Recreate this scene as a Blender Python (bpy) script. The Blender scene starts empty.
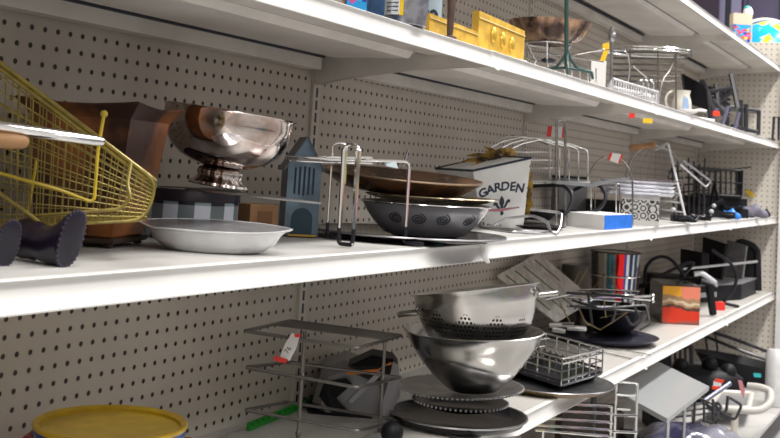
import bpy, math, random
from mathutils import Vector, Matrix
random.seed(7)
S = bpy.context.scene
C = S.collection
I = 0.0254                      # everything below is measured in inches
PI = math.pi
# ------------------------------------------------------------------ camera
CAM = Vector((-42.785, -45.868, -6.468)); F = 1102.96; CY = 72.39
RX = Vector((0.456567, -0.887640, 0.060344)); RU = Vector((-0.102729, 0.014776, 0.994600)); RB = Vector((-0.883738, -0.460300, -0.084440))
cd = bpy.data.cameras.new('camera'); cam = bpy.data.objects.new('camera', cd); C.objects.link(cam)
m4 = Matrix((RX, RU, RB)).transposed().to_4x4(); m4.translation = CAM * I
cam.matrix_world = m4
cd.sensor_width = 36; cd.lens = F / 780 * 36; cd.shift_y = -146.6 / 780; cd.clip_start = 0.05; cd.clip_end = 60
cd.dof.use_dof = True; cd.dof.focus_distance = 68 * I; cd.dof.aperture_fstop = 13
S.camera = cam
# ------------------------------------------------------------------ light
W = bpy.data.worlds.new('world'); S.world = W; W.use_nodes = True
bg = W.node_tree.nodes['Background']; bg.inputs[0].default_value = (1.0, 0.93, 0.86, 1); bg.inputs[1].default_value = 0.42
def area(name, loc, sx, sy, power, col, rot=(0, 0, 0)):
    l = bpy.data.lights.new(name, 'AREA'); l.shape = 'RECTANGLE'; l.size = sx * I; l.size_y = sy * I; l.energy = power; l.color = col
    o = bpy.data.objects.new(name, l); C.objects.link(o); o.location = Vector(loc) * I; o.rotation_euler = rot; return o
for k, pw in enumerate((30, 34, 46, 62, 60)):
    area('ceiling_lamp', (-110 + k * 80, -58, 92), 60, 14, pw, (1, 0.97, 0.93))
area('ceiling_lamp', (70, -150, 92), 300, 20, 60, (0.93, 0.96, 1))
vs = S.view_settings; vs.view_transform = 'Standard'; vs.look = 'None'; vs.gamma = 1; vs.use_curve_mapping = False; sp_ = 0.25; vs.exposure = 0.60
S.cycles.max_bounces = 6
# ------------------------------------------------------------------ measuring helpers
DS = 1.                          # distance factor of the group being set out
def ray(u, v):
    return RX * ((u - 390) / F) + RU * ((CY - v) / F) - RB
def at(u, v, d=None, x=None, y=None, z=None):
    r = ray(u, v)
    if d is not None: d *= DS
    else:
        d = (y - CAM.y) / r.y if y is not None else (z - CAM.z) / r.z if z is not None else (x - CAM.x) / r.x
    return CAM + r * d
def G(u, d, z):                 # point at picture column u, distance d, height z
    v = 200.
    for _ in range(6):
        p = at(u, v, d=d); v += (p.z - z) * F / d / DS
    return at(u, v, d=d)
def dep(p): return -(Vector(p) - CAM).dot(RB)
ER = Vector((0.457, -0.8894, 0)); EF = Vector((0.8894, 0.457, 0))
def frame(p, rot=0, tx=0, ty=0):   # local axes: x to the right, y away, z up, turned by rot degrees
    M = Matrix((ER, EF, Vector((0, 0, 1)))).transposed().to_4x4(); M.translation = Vector(p)
    return M @ Matrix.Rotation(math.radians(rot), 4, 'Z') @ Matrix.Rotation(math.radians(tx), 4, 'X') @ Matrix.Rotation(math.radians(ty), 4, 'Y')
# ------------------------------------------------------------------ materials
MATS = {}
def mat(name, col, rough=.5, metal=0, bump=0, bscale=40, var=0, vscale=8, vcol=None, alpha=1, trans=0, coat=0, aniso=0, emit=0):
    if name in MATS: return MATS[name]
    m = bpy.data.materials.new(name); m.use_nodes = True; nt = m.node_tree; b = nt.nodes['Principled BSDF']
    b.inputs['Base Color'].default_value = (*col, 1); b.inputs['Roughness'].default_value = rough; b.inputs['Metallic'].default_value = metal
    b.inputs['Alpha'].default_value = alpha; b.inputs['Transmission Weight'].default_value = trans; b.inputs['Coat Weight'].default_value = coat
    b.inputs['Anisotropic'].default_value = aniso
    tc = nt.nodes.new('ShaderNodeTexCoord')
    if var or vcol:
        n = nt.nodes.new('ShaderNodeTexNoise'); n.inputs['Scale'].default_value = vscale / I / 10; n.inputs['Detail'].default_value = 5
        nt.links.new(tc.outputs['Object'], n.inputs['Vector'])
        r = nt.nodes.new('ShaderNodeValToRGB'); r.color_ramp.elements[0].position = .42; r.color_ramp.elements[1].position = .60
        c2 = vcol or tuple(max(0, c * (1 - var)) for c in col)
        r.color_ramp.elements[0].color = (*c2, 1); r.color_ramp.elements[1].color = (*col, 1)
        nt.links.new(n.outputs['Fac'], r.inputs['Fac']); nt.links.new(r.outputs['Color'], b.inputs['Base Color'])
    if bump:
        n2 = nt.nodes.new('ShaderNodeTexNoise'); n2.inputs['Scale'].default_value = bscale / I / 10
        nt.links.new(tc.outputs['Object'], n2.inputs['Vector'])
        bp = nt.nodes.new('ShaderNodeBump'); bp.inputs['Strength'].default_value = bump; bp.inputs['Distance'].default_value = .002
        nt.links.new(n2.outputs['Fac'], bp.inputs['Height']); nt.links.new(bp.outputs['Normal'], b.inputs['Normal'])
    MATS[name] = m; return m
def nodes_for(name, rough=.5, metal=0):
    m = bpy.data.materials.new(name); m.use_nodes = True; nt = m.node_tree; b = nt.nodes['Principled BSDF']
    b.inputs['Roughness'].default_value = rough; b.inputs['Metallic'].default_value = metal; MATS[name] = m
    tc = nt.nodes.new('ShaderNodeTexCoord'); sp = nt.nodes.new('ShaderNodeSeparateXYZ')
    nt.links.new(tc.outputs['Object'], sp.inputs[0])
    def mth(op, a, c=0., d=0.):
        n = nt.nodes.new('ShaderNodeMath'); n.operation = op
        for i, v in enumerate((a, c, d)):
            if isinstance(v, (int, float)): n.inputs[i].default_value = v
            else: nt.links.new(v, n.inputs[i])
        return n.outputs[0]
    def noise(scale, detail=4):
        n = nt.nodes.new('ShaderNodeTexNoise'); n.inputs['Scale'].default_value = scale; n.inputs['Detail'].default_value = detail
        nt.links.new(tc.outputs['Object'], n.inputs['Vector']); return n.outputs['Fac']
    def mix(f, a, c):
        n = nt.nodes.new('ShaderNodeMix'); n.data_type = 'RGBA'
        for i, v in ((0, f), (6, a), (7, c)):
            if isinstance(v, (int, float)): n.inputs[i].default_value = v
            elif isinstance(v, tuple): n.inputs[i].default_value = (*v, 1)
            else: nt.links.new(v, n.inputs[i])
        return n.outputs[2]
    return m, nt, b, sp, mth, noise, mix
def hole_mat(name, col, col2, ax, off, r=.15, pitch=1., hole=(.03, .018, .012), lim=None):
    # two axes of the panel, one inch grid of round holes
    m, nt, b, sp, mth, noise, mix = nodes_for(name, .45)
    ds = []
    for a, o in zip(ax, off):
        t = mth('MULTIPLY', sp.outputs[a], 1 / I / pitch)
        t = mth('SUBTRACT', t, o); t = mth('ADD', t, .5)
        t = mth('FRACT', t); t = mth('SUBTRACT', t, .5); ds.append(mth('MULTIPLY', t, t))
    d = mth('SQRT', mth('ADD', ds[0], ds[1]))
    msk = mth('MINIMUM', 1., mth('MAXIMUM', 0., mth('MULTIPLY_ADD', d, -22., 22. * r / pitch + .5)))
    if lim:                     # keep the grid clear of the panel's edges
        for a, period, start, lo, hi in lim:
            t = mth('DIVIDE', mth('SUBTRACT', mth('MULTIPLY', sp.outputs[a], 1 / I), start), period)
            t = mth('MULTIPLY', mth('FRACT', t), period)
            msk = mth('MULTIPLY', msk, mth('MULTIPLY', mth('GREATER_THAN', t, lo), mth('LESS_THAN', t, hi)))
    base = mix(mth('MULTIPLY', noise(9), 1.), col2, col)
    c = mix(msk, base, hole)
    nt.links.new(c, b.inputs['Base Color'])
    bp = nt.nodes.new('ShaderNodeBump'); bp.inputs['Strength'].default_value = .6; bp.inputs['Distance'].default_value = .003; bp.invert = True
    nt.links.new(msk, bp.inputs['Height']); nt.links.new(bp.outputs['Normal'], b.inputs['Normal'])
    return m
BEIGE = (.64, .59, .515); BEIGE2 = (.53, .48, .415)
peg0 = hole_mat('pegboard_paint', BEIGE, BEIGE2, (0, 2), (0, 0), lim=[(0, 48, -15.5, 1.2, 46.8)])
peg1 = hole_mat('pegboard_paint_low', BEIGE, BEIGE2, (0, 2), (0, -.25), lim=[(0, 48, -15.5, 1.2, 46.8)])
peg2 = hole_mat('pegboard_end_paint', (.62, .58, .52), (.55, .51, .45), (1, 2), (.5, .1), hole=(.22, .19, .15))
white = mat('white_enamel', (.73, .72, .70), .32, bump=.06, bscale=20, var=.10, vscale=1.2)
deckm = mat('shelf_enamel', (.54, .53, .515), .42, var=.22, vscale=1.6, bump=.05)
deckdots = hole_mat('punched_deck_enamel', (.54, .525, .50), (.44, .42, .39), (0, 1), (.5, .5), r=.07, pitch=.75, hole=(.42, .40, .38))
under = mat('shelf_underside_enamel', (.80, .76, .71), .35, var=.12, vscale=2)
gapm = mat('gap_shade_and_dark_lines', (.03, .035, .05), .6)  # near-black; paints the shade in the shelf gaps, also other dark lines
chrome = mat('chrome', (.80, .80, .80), .10, 1)
dchrome = mat('dull_chrome', (.50, .48, .46), .25, 1, var=.3, vscale=20)
steel = mat('brushed_steel', (.52, .51, .49), .19, 1, bump=.04, bscale=4, aniso=.6, var=.12, vscale=3)
silver = mat('tarnished_silver', (.78, .73, .70), .09, 1, var=.45, vscale=3, vcol=(.42, .33, .29))
pewter = mat('worn_pewter', (.55, .55, .57), .28, 1, bump=.15, bscale=12, var=.3, vscale=5)
alum = mat('dull_aluminium', (.62, .62, .66), .33, 1, var=.15, vscale=6)
blackw = mat('black_wire', (.025, .025, .03), .35)
blackp = mat('black_plastic', (.008, .008, .011), .5, var=.3)
blackr = mat('black_rubber_tip', (.015, .015, .02), .4)
darkplat = mat('dark_platter_metal', (.02, .018, .022), .13, .2, var=.4, vscale=4)
goldp = mat('gold_paint_wire', (.31, .235, .055), .38, .35, var=.3, vscale=10)
yelloww = mat('yellow_plastic_wire', (.50, .36, .025), .4, bump=.3, bscale=60)
rust = mat('rusted_copper', (.42, .15, .04), .36, .35, bump=.35, bscale=7, var=.5, vscale=1.6, vcol=(.05, .022, .016))
rustd = mat('dark_inside_of_pot', (.05, .03, .02), .6)
wood = mat('light_wood', (.50, .27, .12), .5, var=.3, vscale=6)
brown = mat('brown_lacquer_tray', (.17, .085, .045), .25, .3, bump=.2, bscale=10, var=.6, vscale=4, vcol=(.05, .03, .02))
card = mat('brown_cardboard', (.36, .19, .085), .8, var=.2)
cardl = mat('light_cardboard', (.48, .29, .14), .8, var=.2)
bluegrey = mat('blue_grey_tin', (.19, .27, .35), .4, .3, var=.35, vscale=5)
bluegreyd = mat('dark_grey_tin', (.16, .19, .22), .4, .4, var=.3)
teal = mat('dark_teal_paint', (.015, .05, .075), .5)
purple = mat('dark_purple_glossy_rubber', (.009, .005, .015), .28, coat=0.1, bump=.25, bscale=8)
purpled = mat('purple_sole', (.010, .007, .018), .4, bump=.4, bscale=14)
whitegl = mat('white_glazed_enamel', (.74, .74, .75), .15, .1, coat=.5, var=.08)
redm = mat('red_ink', (.72, .03, .02), .5)
whitep = mat('white_paper', (.78, .77, .76), .6)
greenp = mat('green_plastic', (.015, .26, .02), .4)
yel = mat('yellow_enamel', (.66, .43, .02), .3, var=.15)
blue = mat('blue_enamel', (.02, .07, .32), .3)
navy = mat('navy_paint', (.012, .022, .05), .5)
greyp = mat('grey_plastic', (.27, .27, .28), .35, .3, bump=.05)
lgreyp = mat('light_grey_plastic', (.45, .45, .48), .35)
orange = mat('orange_plastic', (.75, .22, .02), .4)
potwhite = mat('chipped_white_tin', (.80, .80, .79), .4, var=.06, vscale=6)
leafy = mat('yellow_brown_leaf', (.46, .26, .02), .6, var=.7, vscale=8, vcol=(.06, .035, .01))
blueb = mat('bright_blue_card', (.01, .17, .72), .5, var=.15)
yelcard = mat('mustard_yellow_card', (.70, .42, .045), .6, bump=.3, bscale=30, var=.3, vscale=8)
goldshell = mat('gold_shell', (.72, .48, .08), .3, .6)
dgreen = mat('dark_green_metal', (.04, .09, .08), .4, .3)
bronze = mat('bronze_glaze', (.55, .34, .22), .22, .5, bump=.15, bscale=8, var=.7, vscale=4, vcol=(.06, .035, .03))
cream = mat('cream_ceramic', (.72, .68, .60), .3, var=.1)
cloth = mat('dusty_purple_cloth', (.16, .15, .20), .8, bump=.3)
bluet = mat('blue_toy_plastic', (.03, .22, .70), .4)
yellowtag = mat('yellow_tag', (.85, .55, .02), .5)
bamboo = mat('bamboo_tray_rim', (.28, .19, .09), .4, var=.3)
for n_ in ('black_plastic', 'black_rubber_tip', 'dark_platter_metal'): MATS[n_].node_tree.nodes['Principled BSDF'].inputs['Specular IOR Level'].default_value = sp_
# ------------------------------------------------------------------ mesh builder
class M:
    def __init__(s, T=None): s.v = []; s.f = []; s.T = T
    def add(s, vs, fs):
        b = len(s.v)
        for p in vs:
            p = Vector(p); s.v.append(s.T @ p if s.T else p)
        s.f += [tuple(b + i for i in f) for f in fs]; return s
    def box(s, c, sz, R=None):
        hx, hy, hz = (k / 2 for k in sz); c = Vector(c)
        P = [Vector((x, y, z)) for z in (-hz, hz) for y in (-hy, hy) for x in (-hx, hx)]
        if R: P = [R @ p for p in P]
        return s.add([c + p for p in P], [(0, 2, 3, 1), (4, 5, 7, 6), (0, 1, 5, 4), (2, 6, 7, 3), (0, 4, 6, 2), (1, 3, 7, 5)])
    def hexa(s, bot, top):      # 4 bottom and 4 top corners
        return s.add(list(bot) + list(top), [(3, 2, 1, 0), (4, 5, 6, 7), (0, 1, 5, 4), (1, 2, 6, 5), (2, 3, 7, 6), (3, 0, 4, 7)])
    def slab(s, pts, th):       # flat polygon with a real thickness
        pts = [Vector(p) for p in pts]; n = Vector((0, 0, 0))
        for i in range(len(pts)): n += (pts[i] - pts[0]).cross(pts[(i + 1) % len(pts)] - pts[0])
        n.normalize(); n *= th / 2; k = len(pts)
        return s.add([p - n for p in pts] + [p + n for p in pts], [tuple(range(k - 1, -1, -1)), tuple(range(k, 2 * k))] + [(i, (i + 1) % k, k + (i + 1) % k, k + i) for i in range(k)])
    def loft(s, secs, caps=True):
        n = len(secs[0]); vs = [p for q in secs for p in q]; fs = []
        for i in range(len(secs) - 1):
            for j in range(n):
                a = i * n + j; b = i * n + (j + 1) % n; fs.append((a, b, b + n, a + n))
        if caps: fs += [tuple(range(n - 1, -1, -1)), tuple(range((len(secs) - 1) * n, len(secs) * n))]
        return s.add(vs, fs)
    def tube(s, pts, r, n=7, closed=False, rs=None):
        pts = [Vector(p) for p in pts]; k = len(pts); secs = []; up = None
        for i in range(k):
            a = pts[(i - 1) % k] if (closed or i > 0) else pts[i]; b = pts[(i + 1) % k] if (closed or i < k - 1) else pts[i]
            t = (b - a).normalized()
            if up is None: up = t.orthogonal().normalized()
            up = (up - t * up.dot(t)); up = up.normalized() if up.length > 1e-4 else t.orthogonal().normalized()
            w = t.cross(up); rr = rs[i] if rs else r
            if 0 < i < k - 1 or closed:
                c = max(.6, ((pts[i] - a).normalized() + (b - pts[i]).normalized()).length / 2); rr /= c if c < 1 else 1
            secs.append([pts[i] + (up * math.cos(2 * PI * j / n) + w * math.sin(2 * PI * j / n)) * rr for j in range(n)])
        if closed: secs.append(secs[0]); return s.loft(secs, False)
        return s.loft(secs)
    def lathe(s, c, prof, n=48, closed=True, lobe=0, lobes=12, ry=1., twist=0):
        c = Vector(c); secs = []
        for r, z in prof:
            secs.append([c + Vector((r * (1 + lobe * math.cos(lobes * t)) * math.cos(t), ry * r * (1 + lobe * math.cos(lobes * t)) * math.sin(t), z)) for t in (2 * PI * j / n for j in range(n))])
        return s.loft(secs, closed)
    def ball(s, c, r, n=14, sc=(1, 1, 1)):
        c = Vector(c); secs = []
        for i in range(n // 2 + 1):
            a = -PI / 2 + PI * (i + .001) / (n / 2 + .002); secs.append([c + Vector((math.cos(a) * math.cos(2 * PI * j / n) * r * sc[0], math.cos(a) * math.sin(2 * PI * j / n) * r * sc[1], math.sin(a) * r * sc[2])) for j in range(n)])
        return s.loft(secs)
def arc(c, a, b, t0, t1, n=12):
    c, a, b = Vector(c), Vector(a), Vector(b)
    return [c + a * math.cos(math.radians(t0 + (t1 - t0) * i / n)) + b * math.sin(math.radians(t0 + (t1 - t0) * i / n)) for i in range(n + 1)]
def rnd(pts, r=.4, closed=False, n=4):   # round the corners of a polyline
    pts = [Vector(p) for p in pts]; out = []; k = len(pts)
    for i in range(k):
        if not closed and i in (0, k - 1): out.append(pts[i]); continue
        a, p, b = pts[(i - 1) % k], pts[i], pts[(i + 1) % k]
        q = min(r, (a - p).length * .45, (b - p).length * .45)
        A = p + (a - p).normalized() * q; B = p + (b - p).normalized() * q
        for j in range(n + 1):
            t = j / n; out.append(A * (1 - t) ** 2 + p * 2 * t * (1 - t) + B * t * t)
    return out
def lerp(a, b, t): return Vector(a) * (1 - t) + Vector(b) * t
def obj(name, m, material, parent=None, smooth=True, label=None, cat=None, group=None, kind=None, ang=40):
    me = bpy.data.meshes.new(name); off = Vector(parent['o_']) if parent is not None else Vector((0, 0, 0))
    if parent is None and kind is None:
        lo = [min(p[i] for p in m.v) for i in range(3)]; hi = [max(p[i] for p in m.v) for i in range(3)]
        off = Vector(((lo[0] + hi[0]) / 2, (lo[1] + hi[1]) / 2, lo[2]))
    me.from_pydata([(p - off) * I for p in m.v], [], m.f); me.update()
    import bmesh
    bm = bmesh.new(); bm.from_mesh(me); bmesh.ops.recalc_face_normals(bm, faces=bm.faces); bm.to_mesh(me); bm.free()
    if smooth:
        me.shade_smooth(); me.set_sharp_from_angle(angle=math.radians(ang))
    me.materials.append(material)
    o = bpy.data.objects.new(name, me); C.objects.link(o)
    if parent is not None: o.parent = parent; o['o_'] = parent['o_']
    else: o.location = off * I; o['o_'] = list(off)
    if label: o['label'] = label
    if cat: o['category'] = cat
    if group: o['group'] = group
    if kind: o['kind'] = kind
    return o
def thing(name, p, label, cat, group=None):
    o = bpy.data.objects.new(name, None); C.objects.link(o); o.empty_display_size = .02
    o.location = Vector(p) * I; o['o_'] = list(p); o['label'] = label; o['category'] = cat
    if group: o['group'] = group
    return o
def text(body, T, size, off=0., th=.02, arcR=None):
    fc = bpy.data.curves.new('t', 'FONT'); fc.body = body; fc.size = 1; fc.align_x = 'CENTER'; fc.align_y = 'CENTER'; fc.offset = off; fc.extrude = 0; fc.resolution_u = 3
    o = bpy.data.objects.new('t', fc); C.objects.link(o); dg = bpy.context.evaluated_depsgraph_get(); ev = o.evaluated_get(dg); me = ev.to_mesh()
    vs = [v.co.copy() * size for v in me.vertices]; fs = [tuple(p.vertices) for p in me.polygons]; ev.to_mesh_clear()
    bpy.data.objects.remove(o); m = M(T); m.add([(v.x, -th, v.y) for v in vs], fs); return m
def flat(uv, ds):               # four corners measured in one plane: the first three fix it
    P = [at(u, v, d=d) for (u, v), d in zip(uv[:3], ds)]; n = (P[1] - P[0]).cross(P[2] - P[0]); r = ray(*uv[3])
    return P + [CAM + r * ((P[0] - CAM).dot(n) / r.dot(n))]
def struct(name, m, material, smooth=False): return obj(name, m, material, smooth=smooth, kind='structure')
# ------------------------------------------------------------------ the setting: gondola shelving along the wall
X0, X1 = -64.5, 176.5
struct('wall_back_left', M().box((-16, .25, -14), (97, .5, 62)), peg0)
struct('wall_back', M().box((104.6, .25, -14), (143.8, .5, 62)), peg1)
ups = M()
for x in (-63.5, -15.5, 32.5, 80.5, 128.5): ups.box((x, -.1, -11), (1.15, .24, 68))
upm, nt, b, sp, mth, noise, mix = nodes_for('upright_paint', .4)
tz = mth('FRACT', mth('ADD', mth('MULTIPLY', sp.outputs[2], 1 / I), .5)); xx = mth('ABSOLUTE', mth('SUBTRACT', mth('FRACT', mth('MULTIPLY', mth('ADD', mth('MULTIPLY', sp.outputs[0], 1 / I), 15.5 + 24), 1 / 48)), .5))
mk = mth('MULTIPLY', mth('LESS_THAN', xx, .0032), mth('MULTIPLY', mth('GREATER_THAN', tz, .12), mth('LESS_THAN', tz, .88)))
nt.links.new(mix(mk, BEIGE, (.012, .016, .022)), b.inputs['Base Color'])
struct('trim_1', ups, upm)
def lip_profile(z):
    return [(-14.75, z), (-15.12, z), (-15.2, z - .06), (-15.1, z - .16), (-15.07, z - .4), (-15.11, z - .68), (-15.25, z - .98), (-15.45, z - 1.2), (-15.45, z - 1.28), (-15.33, z - 1.28), (-15.05, z - 1.12), (-14.72, z - 1.05)]
def shelf(tag, levels, dm, sag=None):
    lips = M(); deck = M(); ub = M(); gap = M(); br = M(); caps = M()
    for k, (xa, xb) in enumerate(((-63.5, -15.5), (-15.5, 32.5), (32.5, 80.5), (80.5, 128.5), (128.5, 176.5))):
        za, zb = levels[k]
        f = lambda x, y, z: Vector((x, y, z + (zb - za) * (x - xa) / 48))
        pr = lip_profile(za)
        e = .06
        lips.loft([[f(x, y, z) for y, z in pr] for x in (xa + e, xb - e)])
        deck.hexa([f(xa + e, -15.0, za - .3), f(xb - e, -15.0, za - .3), f(xb - e, -.05, za - .3), f(xa + e, -.05, za - .3)],
                  [f(xa + e, -15.0, za - .004), f(xb - e, -15.0, za - .004), f(xb - e, -.05, za - .004), f(xa + e, -.05, za - .004)])
        # hat section under the deck, back channel at the wall, dark bars painted as the shade in the gap over it
        def bar(mm, y0, y1, z0, z1, a, c, y0b=None, y1b=None):
            y0b = y0 if y0b is None else y0b; y1b = y1 if y1b is None else y1b
            mm.hexa([f(a, y0b, za + z0), f(c, y0b, za + z0), f(c, y1b, za + z0), f(a, y1b, za + z0)], [f(a, y0, za + z1), f(c, y0, za + z1), f(c, y1, za + z1), f(a, y1, za + z1)])
        bar(ub, -9.75, -2.3, -.85, -.31, xa + 2.2, xb - 2.2, -9.3, -2.9)
        bar(ub, -14.7, -10.1, -.42, -.31, xa + .5, xb - .5)
        bar(ub, -1.55, -.25, -1.75, -.82, xa + 1.2, xb - 1.8)
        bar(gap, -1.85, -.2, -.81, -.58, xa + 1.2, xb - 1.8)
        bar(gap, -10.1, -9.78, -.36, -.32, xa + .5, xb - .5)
        for x, s in ((xa, 1), (xb, -1)):
            br.slab([f(x + s * .45, y, za + z) for y, z in ((-.25, -.32), (-.25, -2.85), (-2.5, -2.3), (-8.3, -1.5), (-14.6, -1.15), (-14.6, -.32))], .12)
        caps.loft([[f(xb + dx, y - (.18 if abs(dx) < .3 else .02), z - (.14 if i > 6 and abs(dx) < .3 else 0)) for i, (y, z) in enumerate(pr)] for dx in (-.5, -.28, .28, .5)])
    a = struct('shelf_%s_deck' % tag, deck, dm); 
    for n, mm, mt in (('lip', lips, white), ('underside', ub, under), ('gap_shade', gap, gapm), ('bracket', br, under), ('lip_joint', caps, white)):
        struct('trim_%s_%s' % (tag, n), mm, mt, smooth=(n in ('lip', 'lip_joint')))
Z1, Z2, Z3, Z4, ZU = 2.45, -11.5, -25.6, -40.0, 16.9
shelf('upper', [(ZU, ZU)] * 5, deckm)
shelf('top', [(Z1, Z1), (Z1 - .08, Z1 - .02), (Z1, Z1), (Z1, Z1), (Z1, Z1)], deckm)
shelf('middle', [(Z2 + .05, Z2 + .05), (Z2 + .08, Z2 - .12), (Z2, Z2), (Z2, Z2), (Z2, Z2)], deckm)
shelf('lower', [(Z3, Z3)] * 5, deckdots)
struct('shelf_base', M().box((56, -11, Z4 - .25), (240, 22, .5)), deckm)
struct('wall_left_end', M().box((-64.2, -7.6, -11), (.5, 15.2, 68)), peg2)
# end panel of pegboard with a white post at its front
struct('wall_right', M().box((176.9, -9.2, -9.5), (.7, 18.3, 62)), peg2)
struct('trim_post', M().box((176.3, -17.4, -10), (1.6, 3.2, 63)), white)
# the shop around it
struct('floor', M().box((80, -110, -45.5), (520, 300, 1)), mat('shop_floor_tiles', (.42, .41, .40), .35, var=.15, vscale=.6))
hall = mat('lilac_grey_wall_paint', (.20, .18, .30), .7, var=.1, vscale=.3)
struct('wall_far', M().box((338, -60, 25), (2, 420, 142)), hall)
bgd = M()
for y, w_ in ((-2, 1.2), (-9, .8), (-14, .8), (-22, 1.5), (-30, 1), (7, 1)): bgd.box((336, y, 25), (1.5, w_, 140))
struct('trim_2', bgd, mat('dark_lilac_trim', (.10, .09, .17), .6))
struct('trim_3', M().box((336.2, -40, 25), (1, 26, 140)), mat('pale_lilac_panel', (.30, .29, .46), .6))
goods, nt, b, sp, mth, noise, mix = nodes_for('crowded_aisle_goods', .5)
vo = nt.nodes.new('ShaderNodeTexVoronoi'); vo.distance = 'MANHATTAN'; vo.inputs['Scale'].default_value = 5.5
tc = [n for n in nt.nodes if n.type == 'TEX_COORD'][0]; nt.links.new(tc.outputs['Object'], vo.inputs['Vector'])
hs = nt.nodes.new('ShaderNodeHueSaturation'); hs.inputs['Saturation'].default_value = .9; hs.inputs['Value'].default_value = .5; nt.links.new(vo.outputs['Color'], hs.inputs['Color'])
st = mth('GREATER_THAN', mth('FRACT', mth('MULTIPLY', sp.outputs[2], 1 / I / 15)), .72)
nt.links.new(mix(st, hs.outputs['Color'], (.04, .035, .035)), b.inputs['Base Color'])
struct('wall_front', M().box((60, -112, -14), (420, 2, 62)), goods)
# ------------------------------------------------------------------ middle shelf, from the left
ONE = {'leg', 'post', 'rod', 'rung', 'handle', 'hanger_loop', 'front_bar', 'side_bar', 'corner_wire', 'upright', 'strut', 'long_bar', 'arch', 'foot', 'loop', 'slat', 'cross_wire', 'front_leg', 'support_bracket', 'twisted_rod', 'top_rail', 'rail', 'wire', 'bar', 'upright_rod', 'tray_wire', 'rib', 'brace'}
def wires(name, parent, paths, r, m, n=6, label=None, closed=False):
    if name in ONE:
        for p_ in paths: q_ = obj(name, M().tube(p_, r, n, closed), m, parent, label=label)
        return q_
    mm = M()
    for p_ in paths: mm.tube(p_, r, n, closed)
    return obj(name, mm, m, parent, label=label)
# small purple boots lying with their soles towards the right
def boot(c, s, label, tilt):
    T = frame(c, tilt); t = thing('ornament_boot', c, label, 'boot', None)
    def sec(x, z, ry, rx, a=0, n=20):
        return [Vector((x + rx * math.cos(2 * PI * j / n) * math.cos(a), ry * math.sin(2 * PI * j / n), z + rx * math.cos(2 * PI * j / n) * math.sin(a))) for j in range(n)]
    m = M(T)
    # foot from the sole plane to the instep, then the shaft away to the left
    secs = []
    for x, zc, hz, hy in ((0, 1.22, 1.12, .58), (-.25, 1.15, 1.12, .62), (-.6, 1.0, .98, .68), (-1.0, .85, .82, .72), (-1.5, .85, .76, .74), (-2.0, .9, .72, .7), (-2.35, .92, .84, .76), (-2.7, .9, .76, .72), (-3.2, .95, .88, .8), (-3.3, .95, .8, .72)):
        secs.append([Vector((x * s + (math.sin(2 * PI * j / 20) * .34 * s if x > -.7 else 0), math.cos(2 * PI * j / 20) * hy * s, (zc + math.sin(2 * PI * j / 20) * hz) * s)) for j in range(20)])
    m.loft(secs); obj('upper', m, purple, t)
    so = M(T); secs = []
    for dx, k in ((0.02, 1.04), (.12, 1.09), (.22, 1.06), (.25, .9)):
        secs.append([Vector((dx * s + math.sin(2 * PI * j / 40) * .34 * s, math.cos(2 * PI * j / 40) * .60 * k * s * (1 - .12 * math.cos(2 * (2 * PI * j / 40))), (1.22 + math.sin(2 * PI * j / 40) * 1.12 * k) * s)) for j in range(40)])
    so.loft(secs); so_ = obj('sole', so, purpled, t, label='ridged dark sole')
    st = M(T)
    for j in range(30):
        a = 2 * PI * j / 30; st.ball((.2 * s + math.sin(a) * .34 * s, math.cos(a) * .63 * s * (1 - .12 * math.cos(2 * a)), (1.22 + math.sin(a) * 1.17) * s), .07 * s, 6)
    obj('stitching', st, mat('pale_purple_stitch', (.045, .035, .065), .4), so_)
    return t
c = G(66, 45.6, Z2 + .02); boot(c, 1., 'small glossy dark purple boot lying on the shelf with its sole facing right', -40)
c = G(5, 44.6, Z2 + .02); boot(c, .8, 'second glossy dark purple boot cut off by the left edge of the picture', -48)
# gold wire basket, tipped on its side against the copper pot
A0, B0, C0, D0 = at(-22, 46, d=47.2), at(157, 182, d=50.5), at(146, 220, d=50.1), at(-22, 229, d=48)
E0 = ray(80, 140).normalized() * 4.3 + Vector((0, 0, .05))
t = thing('gold_wire_basket', D0, 'gold painted wire mesh basket tipped over in front of the copper pot', 'basket')
far = [q + E0 for q in (A0, B0, C0, D0)]
rimpts = rnd([A0, B0, B0 + E0, A0 + E0], 1.2, True)
wires('rounded_corner', t, [rnd([lerp(A0, B0, .85), B0, C0, lerp(C0, D0, .3)], 1.1)], .08, goldp, 7)
wires('rim', t, [rimpts, [p + (D0 - A0).normalized() * .26 for p in rimpts]], .1, goldp, 7, closed=True)
mesh = []
N = 27
for i in range(N + 1):
    s_ = i / N
    a, b_ = lerp(A0, B0, s_), lerp(D0, C0, s_)
    mesh.append([a, b_])
    if i % 2: mesh.append([a + E0, b_ + E0]); mesh.append([b_, b_ + E0])
for i in range(1, 12):
    s_ = i / 12; a, b_ = lerp(A0, D0, s_), lerp(B0, C0, s_)
    mesh.append([a, b_])
    if i % 2: mesh.append([a + E0, b_ + E0])
    mesh.append([b_, b_ + E0])
for i in range(8):
    s_ = i / 8; mesh.append([D0 + E0 * s_, C0 + E0 * s_]); mesh.append([B0 + E0 * s_, C0 + E0 * s_])
mm = M()
for a, b_ in mesh: mm.tube([a, b_], .032, 5)
obj('wire_mesh', mm, goldp, t)
wires('bottom_rod', t, [rnd([D0, C0, C0 + E0, D0 + E0], .8)], .07, goldp)
d_ = 47.6
wires('support_bracket', t, [rnd([at(131, 163, d=49.6), at(127, 185, d=48.9), at(131, 198, d=48.6), at(121, 209, d=48.4), at(60, 214, d=48), at(31, 216, d=48)], .5), [at(-5, 190, d=46.9), at(31, 216, d=47.6), at(50, 231, d=47.6)]], .085, goldp)
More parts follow.
